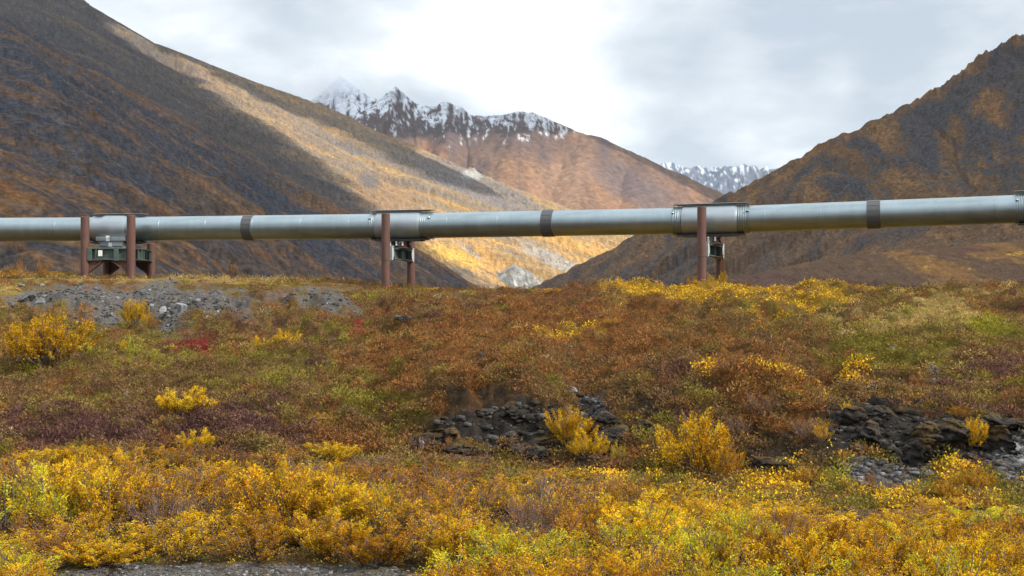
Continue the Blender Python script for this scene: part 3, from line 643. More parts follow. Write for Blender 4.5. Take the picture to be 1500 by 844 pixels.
# black rubber joint bands at mid span
def at_px(px):
    for a, b in zip(PP[:-1], PP[1:]):
        pa = CX + F*a[0]/a[1]; pb = CX + F*b[0]/b[1]
        if pa <= px <= pb:
            lo, hi = 0., 1.
            for _ in range(50):
                t = (lo+hi)/2; q = along(a, b, t)
                if CX + F*q[0]/q[1] < px: lo = t
                else: hi = t
            return along(a, b, lo), (b-a)/np.linalg.norm(b-a)
for px, wd in ((366, .60), (804, .64), (1280, .68)):
    c, ax = at_px(px)
    mb = MB()
    prof = [(0, PR+.004), (.012, PR+.032), (.05, PR+.036)] + [(t, PR+.026+.014*(k % 2)) for k, t in enumerate(np.linspace(.08, wd-.08, 9))] + [(wd-.05, PR+.036), (wd-.012, PR+.032), (wd, PR+.004)]
    mb.lathe(pl(c - ax*wd/2), pl(c + ax*wd/2), prof, 48, False)
    # clamp ridges lengthwise
    s = np.cross(ax, (0, 0, 1)); s /= np.linalg.norm(s); t = np.cross(s, ax)
    for w in np.linspace(-.2, pi*.95, 9):
        q = pl(c) + (s*cos(w) + t*sin(w))*(PR+.036)
        mb.box(q, (wd*.86, .018, .018), np.stack([ax, -s*sin(w)+t*cos(w), s*cos(w)+t*sin(w)], 1))
    mb.build('joint_band', M_BAND, pipe_root, 35)
def frame_at(i, u=None):
    c = PP[i]
    if u is None:
        u = PP[i+1] - PP[i-1]
    u = np.array(u, float); u /= np.linalg.norm(u)
    n = np.cross((0, 0, 1), u); n /= np.linalg.norm(n)
    z = np.cross(u, n)
    return c, u, n, z
def sleeve(i, Lm, lc, rc, off, frame, flared=False):
    """widened jacket round the pipe at a support, with corrugated collars, top sheet and shoe shelf"""
    c, u, n, z = frame
    R = np.stack([u, n, z], 1); C = pl(c + u*off)
    mb = MB(); r = .80
    if not flared:
        prof = [(0, .70), (.0, .765), (.05, r-.012), (.09, r), (Lm-.16, r), (Lm-.02, r-.05), (Lm, r-.06), (Lm, .70)]
    else:
        prof = [(0, .70), (0, .765), (.04, .775), (.52, .775), (.78, .86), (1.9, .86), (2.15, .79), (2.2, .775), (Lm-.04, .775), (Lm, .76), (Lm, .70)]
    mb.lathe(C - u*Lm/2, C + u*Lm/2, prof, 56, False)
    sl = mb.build('sleeve', M_SLEEVE, pipe_root, 30)
    for side, lcn in ((-1, lc), (1, rc)):
        if lcn <= 0: continue
        mb = MB(); rings = max(3, int(lcn/.11)); prof = [(0, .69)]
        for k in range(rings):
            t = lcn*k/rings; w = lcn/rings
            prof += [(t+.15*w, .735), (t+.35*w, .762), (t+.7*w, .762), (t+.9*w, .735)]
        prof += [(lcn-.02, .775), (lcn, .775), (lcn, .69)]
        e = C + u*side*Lm/2
        mb.lathe(e, e + u*side, prof, 48, False)
        # clamp lugs
        for a in (.55, 2.2, 3.9):
            q = e + u*side*(lcn-.05) + (n*-cos(a) + z*sin(a))*.80
            mb.box(q, (.13, .12, .10), np.stack([u, n*sin(a)+z*cos(a), n*-cos(a)+z*sin(a)], 1), .015)
        mb.build('collar', M_PIPE, sl, 30)
    tot = Lm + lc + rc
    mb = MB(); mb.box(C + u*(rc-lc)/2 + z*.875, (tot*1.0, .70, .03), R, .008); mb.box(C + u*(rc-lc)/2 + z*.825, (tot*.9, .16, .07), R)
    mb.build('top_plate', M_PIPE, sl)
    mb = MB(); mb.box(C + z*-.835, (Lm*.99, 1.0, .06), R, .01)
    mb.box(C + z*-.775, (Lm*1.22, .8, .06), R, .01)
    mb.build('shoe_plate', M_DARKST, sl)
    return sl
# ---- simple two post supports
def post(root, name, x, y, top, zb, r=.235, ringz=None):
    mb = MB()
    mb.lathe((x, y, zb), (x, y, top), [(0, r), (top-zb-.03, r), (top-zb, r-.03)], 32, True)
    o = mb.build(name, M_POST, root, 40)
    if ringz is not None:
        rb = MB(); rb.lathe((x, y, ringz-.03), (x, y, ringz+.03), [(0, r), (.01, r+.014), (.05, r+.014), (.06, r)], 32, False)
        rb.build('weld_ring', M_DARKST, o, 40)
    return o
def two_post(i, pf, pb, label, offs, Lm, lc, rc):
    c, u, n, z = frame_at(i)
    zb = float(ground_z(np.array([c[0]]), np.array([c[1]]))[0][0])
    org = np.array((c[0], c[1], zb))
    root = empty('pipe_support', tuple(org)); tag(root, label, 'support', 'steel supports under the pipeline')
    f = W(pf[0], 450, pf[1]); b = W(pb[0], 450, pb[1])
    nn = (b-f)/np.linalg.norm(b-f); uu = np.array((nn[1], -nn[0], 0)); Z = np.array((0, 0, 1.)); R = np.stack([uu, nn, Z], 1)
    ztop = c[2] + .60
    for p in (f, b):
        gz = float(ground_z(p[:1], p[1:2])[0][0])
        post(root, 'post', p[0]-org[0], p[1]-org[1], ztop-org[2], gz-.6-org[2], ringz=c[2]-1.98-org[2])
    mid = (f+b)/2; L = np.linalg.norm(b-f)
    bt, bb = c[2]-1.30, c[2]-1.92
    def o(v): return np.array(v) - org
    mbm = MB(); m0 = np.array((mid[0], mid[1], 0))
    Lb = L - .5
    for dz in (bt-.025, bb+.025): mbm.box(o(m0 + Z*dz), (.46, Lb, .05), R, .006)
    mbm.box(o(m0 + Z*(bt+bb)/2), (.04, Lb, bt-bb-.1), R)
    for k in (-.32, 0, .32): mbm.box(o(m0 + nn*k*Lb + Z*(bt+bb)/2), (.40, .03, bt-bb-.1), R)
    mbm.build('crossbeam', M_GREEN, root)
    for s, p in ((1, f), (-1, b)):                    # clamp brackets that hang the beam on each post
        g = MB(); P0 = np.array((p[0], p[1], 0)) + nn*s*.24
        for su in (-1, 1):
            poly = [(0, bb-.05), (.16, bb-.05), (.34, (bt+bb)/2-.1), (.34, (bt+bb)/2+.08), (.2, bt+.10), (0, bt+.10)]
            g.prism([(a, zz) for a, zz in poly], .03, o(P0 + uu*su*.26), nn*s, Z)
        g.box(o(P0 + nn*s*.02 + Z*(bt+bb)/2), (.56, .04, bt-bb+.12), R, .006)
        g.box(o(P0 + nn*s*.16 + Z*(bt+.09)), (.60, .30, .04), R, .006)
        for zz in (bt-.1, bb+.12):
            for su in (-1, 1):
                g.lathe(o(P0 + nn*s*.04 + uu*su*.2 + Z*zz), o(P0 + nn*s*.1 + uu*su*.2 + Z*zz), [(0, .035), (.05, .035), (.06, .02)], 8)
        g.build('bracket', M_GALV, root, 35)
    # the shoe: welded feet under the sleeve that slide on the beam (moves with the pipe)
    fr = (c, u, n, z); sleeve(i, Lm, lc, rc, offs, fr)
    zs = c[2]-.86
    sh = MB()
    for su in (-.42, .30):
        q = c + u*su*1.0; q = np.array((q[0], q[1], 0))
        for sn in (-.42, .42):
            poly = [(-.24, bt+.07), (.24, bt+.07), (.13, bt+.28), (.10, zs), (-.10, zs), (-.13, bt+.28)]
            sh.prism(poly, .05, pl(q + n*sn), u, Z)
        sh.prism([(-.42, bt+.09), (.42, bt+.09), (.36, zs), (-.36, zs)], .05, pl(q), n, Z)
        sh.box(pl(q + Z*(zs-.02)), (.42, 1.05, .04), np.stack([u, n, Z], 1))
    q = np.array((c[0], c[1], 0)) - u*.06
    sh.box(pl(q + Z*(bt+.045)), (1.25, 1.15, .07), np.stack([u, n, Z], 1), .01)
    so_ = sh.build('slide_shoe', M_SHOE, pipe_root)
    for su in (-.42, -.06, .30):
        bl = MB(); q2 = np.array((c[0], c[1], 0)) + u*su - n*.46
        bl.lathe(pl(q2 + Z*(bt+.16)), pl(q2 + Z*(bt+.42)), [(0, .03), (.03, .055), (.09, .06), (.10, .04), (.15, .04), (.17, .06), (.23, .055), (.26, .03)], 10)
        bl.build('bolt', M_WHITE, so_, 40)
two_post(2, (565, 78.4), (602, 82.2), 'two post brown steel pipeline support in front of the sunlit slope', .02, 2.65, .34, .60)
two_post(3, (1028, 73.6), (1055, 77.4), 'two post pipeline support with a yellow willow climbing its rear post', .0, 2.95, .50, .60)
c4 = PP[4]; _, u4, n4, _z4 = frame_at(4)
def pxd(v): return (CX + F*v[0]/v[1], v[1])
two_post(4, pxd(c4 - n4*1.95), pxd(c4 + n4*1.95), 'two post pipeline support at the picture\'s right edge', .0, 2.85, .45, .55)
# ---- anchor support: four posts and a platform
def anchor(i):
    c, u, n, z = frame_at(i, (1, -.05, 0))
    Z = np.array((0, 0, 1.)); R = np.stack([u, n, Z], 1)
    zb = float(ground_z(np.array([c[0]]), np.array([c[1]]))[0][0]); org = np.array((c[0], c[1], zb))
    root = empty('anchor_support', tuple(org)); tag(root, 'four post anchor support with a green steel platform at the left end of the bluff', 'support', 'steel supports under the pipeline')
    def o(v): return np.array(v) - org
    def P(a, b, zz): return o(np.array((c[0], c[1], 0)) + u*a + n*b + Z*(c[2]+zz))
    us = (-1.27, 1.43); ns = (-1.9, 1.9)
    tops = {(-1.27, -1.9): .62, (1.43, -1.9): .70, (-1.27, 1.9): -.75, (1.43, 1.9): -.75}
    zt, zbm = -1.20, -1.88; H = zt - zbm
    for a in us:
        for b in ns:
            w = np.array((c[0], c[1], 0)) + u*a + n*b
            gz = float(ground_z(w[:1], w[1:2])[0][0])
            po = post(root, 'post', w[0]-org[0], w[1]-org[1], c[2]+tops[(a, b)]-org[2], gz-.6-org[2], .25)
            br = MB(); s = 1 if a < 0 else -1                      # brown corner gussets under the platform
            q = P(a, b, 0)
            br.prism([(.22, zbm-.02), (1.0, zbm-.02), (1.0, zbm-.10), (.22, zbm-.72)], .05, q, u*s, Z)
            br.box(P(a + s*.6, b, zbm-.035), (.85, .34, .05), R)
            ang = math.atan2(.62, .78)
            Rr = np.stack([u*s*cos(ang) + Z*sin(ang), n, -u*s*sin(ang) + Z*cos(ang)], 1)
            br.box(P(a + s*.62, b, zbm-.42), (.98, .30, .045), Rr)
            br.build('gusset', M_POST, po)
    def ibeam(name, a0, b0, a1, b1, stiff):
        A = P(a0, b0, 0); B = P(a1, b1, 0); d = B-A; L = np.linalg.norm(d); d = d/L; s = np.cross(d, Z)
        RR = np.stack([d, s, Z], 1); m = MB(); mid = (A+B)/2
        m.box(mid + Z*(zt-.03), (L, .40, .06), RR, .008); m.box(mid + Z*(zbm+.03), (L, .40, .06), RR, .008)
        m.box(mid + Z*(zt+zbm)/2, (L, .04, H-.12), RR)
        for k in stiff: m.box(mid + d*k*L + Z*(zt+zbm)/2, (.06, .36, H-.12), RR)
        return m.build(name, M_GREEN, root)
    ibeam('beam', us[0]+.27, ns[0], us[1]-.27, ns[0], (-.30, .30))
    ibeam('beam', us[0]+.27, ns[1], us[1]-.27, ns[1], (-.3, .3))
    for a in us: ibeam('beam', a+(.32 if a > 0 else -.0), ns[0]+.27, a+(.0 if a > 0 else 0.0), ns[1]-.27, (-.4, -.2, 0., .2, .4))
    for a in (-.95, .62): 
        m = MB(); m.box(P(a, ns[0]-.12, (zt+zbm)/2), (.26, .20, H+.10), R, .01); m.build('end_plate', M_GREEN, root)
    m = MB(); m.box(P(.08, 0, zbm+.14), (2.2, 3.3, .10), R, .01)
    for b in (-1.0, 0, 1.0): m.box(P(.08, b, zt-.14), (2.2, .3, .22), R, .01)
    m.build('deck_frame', M_DARKST, root)
    fr = (c, u, n, z); sl = sleeve(i, 2.75, .0, .40, .0, fr, True)
    def Q(a, b, zz): return pl(np.array((c[0], c[1], 0)) + u*a + n*b + Z*(c[2]+zz))
    m = MB()                                                   # clamp saddle welded to the sleeve
    m.box(Q(-.12, 0, -.62), (1.70, 1.94, .24), R, .015)
    m.box(Q(-.12, 0, -.80), (1.45, 1.70, .16), R, .01)
    m.box(Q(-.08, 0, -.955), (1.30, 1.84, .20), R, .015)
    m.box(Q(-.08, 0, -1.12), (1.5, 1.6, .15), R, .01)
    sd_ = m.build('saddle', M_SLEEVE, sl)
    for a, b, zz, w, h in ((-.24, -1.0, -.60, .22, .32), (-.12, -.945, -.955, .20, .24), (-.04, -.83, -1.12, .26, .12)):
        t = MB(); t.box(Q(a, b, zz), (w, .03, h), R, .004); t.build('tab', M_WHITE, sd_)
    t = MB(); t.box(P(-.30, ns[0]-.225, -1.50), (.24, .03, .34), R, .004); t.build('tab', M_WHITE, root)
anchor(1)
# ------------------------------------------------------------------ ground cover (uncountable)
def sample_ground(n, seed, d0=33., d1=100.):
    r = np.random.default_rng(seed)
    dd = np.arange(d0, d1, .02); zz = np.mean([g_smooth(np.full_like(dd, x), dd) for x in (100, 700, 1300)], 0)
    w = np.abs(np.gradient(HY - F*zz/dd, dd)) + 2.2
    cum = np.cumsum(w); cum /= cum[-1]
    d = np.interp(r.random(n), cum, dd) + r.normal(0, .2, n); px = r.uniform(-130, 1630, n)
    X = (px-CX)/F*d
    return X, d
LEAF_V = []; LEAF_C = []
def leaves(c, t, w, L, Wd, col):
    """four-corner leaves: centre-base c, direction t, side w"""
    b = c; m = c + t*(L*.55)[:, None]; e = c + t*L[:, None]; s = w*(Wd*.5)[:, None]
    return np.stack([b, m + s, e, m - s], 1), np.repeat(col[:, None, :], 4, 1)
def unit(v): return v/np.maximum(np.linalg.norm(v, axis=-1, keepdims=True), 1e-9)
def build_cover(name, label, n, per, types, L, Wd, up, spread, seed, colfn, dens=None, d0=33., d1=100.):
    r = np.random.default_rng(seed)
    X, Y = sample_ground(n, seed, d0, d1)
    z, px, py, d = ground_z(X, Y); w = covers(px, py, X, Y)
    p = w[:, [TYPES.index(t) for t in types]].sum(1)
    if dens is not None: p = p*dens(X, Y, px, py)
    k = r.random(n) < p
    X, Y, z, w, px, py = X[k], Y[k], z[k], w[k], px[k], py[k]
    m = len(X); col = colfn(w, r)
    if np.isscalar(up): up_ = np.full(m, up)
    # each clump: leaves around a low dome
    c = np.repeat(np.stack([X, Y, z], 1), per, 0); N = len(c)
    a = r.uniform(0, 2*pi, N); rr = spread*np.sqrt(r.random(N)); sc = np.repeat(r.uniform(.55, 1.25, m), per)
    hh = np.repeat(up_, per)*sc*(1 - (rr/spread)**2*.75)*r.uniform(.35, 1.0, N)
    c = c + np.stack([rr*sc*np.cos(a), rr*sc*np.sin(a), hh], 1)
    t = unit(np.stack([np.cos(a)*.6 + r.normal(0, .45, N), np.sin(a)*.6 + r.normal(0, .45, N), .55 + r.normal(0, .35, N)], 1))
    wv = unit(np.cross(t, r.normal(0, 1, (N, 3))))
    Ls = L*r.uniform(.6, 1.4, N); cc = np.repeat(col, per, 0)*r.uniform(.72, 1.28, N)[:, None]
    V, C = leaves(c, t, wv, Ls, Wd*r.uniform(.7, 1.3, N), cc)
    f = np.arange(N*4).reshape(N, 4)
    me = mesh_np(name, V.reshape(-1, 3), f, M_COVER, np.clip(C.reshape(-1, 3), .004, .85))
    o = link(name, me); tag(o, label, kind='stuff'); return o
M_COVER = leaf_mat('tundra_leaf', .25)
def cf_heath(w, r):
    ids = [TYPES.index(t) for t in ('brown', 'rust', 'purple', 'olive', 'red', 'moss', 'straw')]
    ww = w[:, ids] + np.array((.07, .05, .03, .06, .006, .02, .05)); ww = ww/ww.sum(1, keepdims=True)
    A = ALB[ids].copy(); c = ww @ A
    k = np.where(r.random(len(w)) < .78, ww.argmax(1), (ww.cumsum(1) > r.random(len(w))[:, None]).argmax(1))
    return (.15*c + .85*A[k])*r.uniform(.75, 1.7, len(w))[:, None]
def cf_gold(w, r):
    P = np.array([(.74, .42, .02), (.70, .34, .02), (.60, .24, .025), (.66, .46, .04), (.45, .22, .05)])
    return P[r.choice(5, len(w), p=(.38, .26, .14, .14, .08))]*r.uniform(.8, 1.1, len(w))[:, None]
def cf_grass(w, r):
    P = np.array([(.52, .37, .13), (.46, .31, .10), (.38, .29, .06), (.31, .28, .04)])
    return P[r.integers(0, 4, len(w))]*r.uniform(.75, 1.15, len(w))[:, None]
build_cover('heather', 'low brown and rust red heather covering the bluff', 52000, 13, ['brown', 'rust', 'purple', 'olive', 'red', 'moss'], .085, .032, .17, .20, 3, cf_heath)
build_cover('heather_tussocks', 'rounded brown and rust tussocks of heather on the bluff', 11000, 55, ['brown', 'rust', 'purple', 'olive', 'moss', 'straw'], .10, .034, .34, .36, 13, cf_heath)
build_cover('dwarf_birch_leaves', 'low golden leaves of creeping birch over the bluff top', 62000, 8, ['gold'], .07, .045, .22, .20, 4, cf_gold)
build_cover('grass', 'pale dry grass tufts on the crest and shoulder of the bluff', 60000, 7, ['straw', 'moss'], .20, .016, .06, .10, 5, cf_grass, dens=lambda X, Y, px, py: .9)
def sc_gold(X, Y, px, py): return (.05 + .10*smooth(500, 900, px) + .28*smooth(850, 1050, px)*smooth(640, 560, py)*smooth(1420, 1250, px) + .06*smooth(420, 200, px))*(fbm(X*.7, Y*.4, 3, 950) > .0)
build_cover('undergrowth', 'tangled low twigs and fallen yellow leaves under the willow thicket', 20000, 8, TYPES, .07, .026, .20, .28, 9,
  lambda w, r: np.array([(.42, .22, .03), (.20, .10, .04), (.12, .07, .04), (.13, .15, .025), (.08, .055, .04)])[r.choice(5, len(w), p=(.25, .25, .2, .15, .15))]*r.uniform(.7, 1.1, len(w))[:, None],
  dens=lambda X, Y, px, py: ((fbm(X*.5, Y*.5, 3, 955) > -.12) | (Y < 29.5))*((px > 640) | (Y > 27.3))*(Y < 39.0 - 4.4*smooth(1000, 1300, px))*(.75 + .25*((px < 500) | (px > 660) | (Y > 31))), d0=21., d1=39.5)
build_cover('scattered_leaves', 'single yellow and orange dwarf willow sprigs scattered through the heather', 90000, 10, ['brown', 'rust', 'purple', 'olive', 'soil'], .072, .044, .25, .20, 6, cf_gold, dens=sc_gold)

# ------------------------------------------------------------------ loose stones of the screes
def stone_shapes(k, r):
    out = []
    bv = np.array([(x, y, z) for x in (-1, 1) for y in (-1, 1) for z in (-1, 1)], float)
    bf = np.array([(0, 1, 3, 2), (4, 6, 7, 5), (0, 4, 5, 1), (2, 3, 7, 6), (0, 2, 6, 4), (1, 5, 7, 3)])
    for _ in range(k): out.append(bv*r.uniform(.55, 1.0, (8, 3)))
    return out, bf
def build_stones(name, label, n, types, s0, s1, seed, pal, d0=26., d1=90.):
    r = np.random.default_rng(seed); X, Y = sample_ground(n, seed, d0, d1)
    z, px, py, d = ground_z(X, Y); w = covers(px, py, X, Y)
    k = r.random(n) < w[:, [TYPES.index(t) for t in types]].sum(1)
    X, Y, z = X[k], Y[k], z[k]; m = len(X)
    sh, bf = stone_shapes(12, r); S = np.array(sh)[r.integers(0, 12, m)]
    size = s0*(s1/s0)**(r.random(m)**2.6)*np.where(Y < 30, .42, np.where(Y > 55, 1.1, 1.0))
    S = S*size[:, None, None]*np.stack([r.uniform(.7, 1.4, m), r.uniform(.6, 1.1, m), r.uniform(.3, .7, m)], 1)[:, None, :]*.5
    a = r.uniform(0, 2*pi, m); b = r.normal(.1, .3, m)
    x = S[..., 0]*np.cos(a)[:, None] - S[..., 1]*np.sin(a)[:, None]; y = S[..., 0]*np.sin(a)[:, None] + S[..., 1]*np.cos(a)[:, None]; zz = S[..., 2]
    y2 = y*np.cos(b)[:, None] - zz*np.sin(b)[:, None]; z2 = y*np.sin(b)[:, None] + zz*np.cos(b)[:, None]
    V = np.stack([x + X[:, None], y2 + Y[:, None], z2 + z[:, None] + size[:, None]*.08], -1)
    f = (np.arange(m)*8)[:, None, None] + bf[None]
    P = np.array(pal)[r.integers(0, len(pal), m)]*r.uniform(.7, 1.25, m)[:, None]
    me = mesh_np(name, V.reshape(-1, 3), f.reshape(-1, 4), M_STONE, np.repeat(P, 8, 0))
    o = link(name, me); tag(o, label, kind='stuff'); return o
M_STONE = cover_mat('slate_stone', 6.0, .3, .5, .02)
build_stones('scree', 'grey slate rubble on the bare patches of the bluff', 190000, ['scree', 'pale'], .05, .24, 21, [(.085, .080, .076), (.115, .11, .106), (.062, .058, .054), (.19, .19, .19), (.10, .08, .062), (.078, .068, .058)])
build_stones('slate_chips', 'dark slate fragments below the rock outcrops', 70000, ['rock'], .06, .30, 22, [(.042, .038, .035), (.065, .06, .056), (.028, .025, .022), (.105, .10, .097), (.075, .058, .042)])
# ------------------------------------------------------------------ willow shrubs
M_WOOD = simple_mat('willow_twig', (.075, .050, .045), (.16, .115, .10), 14, .8)
M_LEAF = leaf_mat('willow_leaf', .38)
PAL = {
 'gold':   [(.72, .38, .014), (.68, .33, .013), (.60, .26, .016), (.62, .40, .03), (.42, .20, .03), (.30, .14, .03)],
 'bright': [(.80, .48, .016), (.76, .43, .015), (.70, .46, .03), (.64, .32, .015), (.50, .26, .02)],
 'orange': [(.60, .26, .022), (.52, .20, .030), (.66, .33, .02), (.40, .17, .045), (.28, .12, .05)],
 'russet': [(.40, .18, .05), (.34, .14, .05), (.52, .25, .035), (.26, .12, .06), (.44, .24, .08)],
 'lime':   [(.58, .48, .03), (.50, .45, .035), (.72, .46, .02), (.36, .36, .04), (.72, .40, .018)],
}
def shrub_mesh(seed, pal, nstem, nleaf, h, rad, leafL, leafW, bare=0.0, flop=.35):
    r = np.random.default_rng(seed)
    SV, SF = [], []; LC, LT = [], []; sv = 0
    def tube(pts, r0, r1):
        nonlocal sv
        pts = np.array(pts); m = len(pts); k = 4
        for i, p in enumerate(pts):
            q = r0 + (r1-r0)*i/(m-1)
            for j in range(k):
                a = 2*pi*j/k; SV.append(p + np.array((cos(a)*q, sin(a)*q, 0)))
        for i in range(m-1):
            for j in range(k):
                SF.append((sv+i*k+j, sv+i*k+(j+1) % k, sv+(i+1)*k+(j+1) % k, sv+(i+1)*k+j))
        sv += m*k
    tw_all = []
    for s in range(nstem):
        a = r.uniform(0, 2*pi); out = rad*r.random()**.42; hh = h*sqrt(max(1 - .88*(out/rad)**2, .05))*r.uniform(.70, 1.06)
        b0 = np.array((cos(a)*out*.28, sin(a)*out*.28, -.08)); e0 = np.array((cos(a)*out, sin(a)*out, hh))
        e0[:2] += r.normal(0, .06, 2)
        pts = []
        for t in np.linspace(0, 1, 6):
            p = b0 + (e0-b0)*t; p[:2] = b0[:2] + (e0[:2]-b0[:2])*(t**.75); p[2] = b0[2] + (hh-b0[2])*(t**.85); p[:2] += r.normal(0, .02, 2)*(t > 0); pts.append(p)
        tube(pts, .016*h/1.3, .006)
        tw_all.append((pts, .18))
        for q in range(r.integers(5, 9)):
            t = r.uniform(.15, .95); i = min(int(t*5), 4); p = pts[i]*(1-(t*5-i)) + pts[i+1]*(t*5-i)
            L = h*r.uniform(.16, .36); aa = a + r.normal(0, 1.1)
            dv = unit(np.array((cos(aa)*.55, sin(aa)*.55, r.uniform(.45, 1.1))))
            pp = [p + dv*L*x + np.array((0, 0, .06*L*x*x)) for x in (0, .35, .7, 1)]
            tube(pp, .007, .003); tw_all.append((pp, .05))
    wts = r.random(len(tw_all))**1.7 + .04; n = nleaf
    ids = r.choice(len(tw_all), n, p=wts/wts.sum())
    T = np.empty(n); C = np.empty((n, 3)); Dv = np.empty((n, 3))
    for j in range(n):
        pts, t0 = tw_all[ids[j]]; m = len(pts)-1
        t = t0 + (1-t0)*r.random()**.8; x = t*m; i = min(int(x), m-1)
        C[j] = pts[i]*(1-(x-i)) + pts[i+1]*(x-i); Dv[j] = pts[min(i+1, m)] - pts[i]
    clump = r.normal(0, .03, (n, 3)); C += clump
    if bare > 0:
        keep = r.random(n) > bare*smooth(h*.95, h*.35, C[:, 2]); C, Dv, ids = C[keep], Dv[keep], ids[keep]; n = len(C)
    Dv = unit(Dv); sd_ = r.normal(0, 1, (n, 3)); t = unit(Dv*.75 + unit(sd_)*.75 + np.array((0, 0, .25-flop*.5)))
    w = unit(np.cross(t, r.normal(0, 1, (n, 3))))
    P = np.array(PAL[pal]); twc = r.integers(0, len(P), len(tw_all)); twt = r.uniform(.50, 1.22, len(tw_all)); pk = np.where(r.random(n) < .7, twc[ids], r.integers(0, len(P), n)); base = P[pk]*twt[ids][:, None]
    tone = 1 + .22*perlin(C[:, 0]*2.5+seed, C[:, 2]*2.5+C[:, 1]*2)
    V, CC = leaves(C, t, w, leafL*r.uniform(.6, 1.35, n), leafW*r.uniform(.7, 1.3, n), base*(tone*r.uniform(.75, 1.2, n))[:, None])
    f = np.arange(n*4).reshape(n, 4)
    lm = mesh_np('foliage', V.reshape(-1, 3), f, M_LEAF, np.clip(CC.reshape(-1, 3), .004, .8))
    sm = mesh_np('stems', np.array(SV), np.array(SF), M_WOOD)
    return lm, sm
VAR = {}
for k_, (pal, ns, nl, h, rad, lL, lW, bare, cnt) in {
   'gold': ('gold', 24, 6000, 1.35, .95, .058, .025, .42, 5), 'orange': ('orange', 24, 4200, 1.3, .90, .056, .024, .45, 4),
   'russet': ('russet', 40, 2600, 1.3, .9, .055, .022, .5, 4), 'lime': ('lime', 24, 5600, 1.35, .9, .068, .022, .35, 4),
   'bright': ('bright', 24, 6000, 1.3, 1.0, .060, .028, .38, 5),
   'full': ('bright', 34, 10000, 1.3, 1.0, .056, .030, 0.0, 4), 'fullgold': ('gold', 34, 9500, 1.3, 1.0, .056, .028, 0.05, 4)}.items():
    VAR[k_] = [shrub_mesh(1000 + 31*i + len(k_)*7, pal, ns, nl, h, rad, lL, lW, bare) for i in range(cnt)]
PROTO = {}
def put_shrub(name, kind, X, Y, s, label, group=None, cat='shrub', sz=None, rz=None, z=None, seed=0):
    r = np.random.default_rng(int(abs(X)*1000 + Y*77) + seed)
    lm, sm = VAR[kind][r.integers(0, len(VAR[kind]))]
    if z is None: z = float(ground_z(np.array([X]), np.array([Y]))[0][0])
    o = empty(name, (X, Y, z), r.uniform(0, 6.28) if rz is None else rz)
    o.scale = s if isinstance(s, tuple) else (s, s, s if sz is None else sz)
    tag(o, label, cat, group)
    link('foliage', lm, o); link('stems', sm, o)
    return o
def px_d(px, py):
    """distance at which the slope is seen at photo point (px, py)"""
    dd = np.arange(24, 84, .05); zz = g_smooth(np.full_like(dd, px), dd); yy = HY - F*zz/dd
    i = np.argmin(np.abs(yy - py)); return dd[i]
def bush_at(px, py, wpx, hpx, kind, label, name='willow_shrub', group='separate willow bushes on the bluff', d=None, n=1):
    d = px_d(px, py) if d is None else d
    X = (px-CX)/F*d; wm = wpx*d/F; hm = hpx*d/F
    return put_shrub(name, kind, X, d, (wm/2.0, wm/2.0*.9, hm/1.32), label, group)
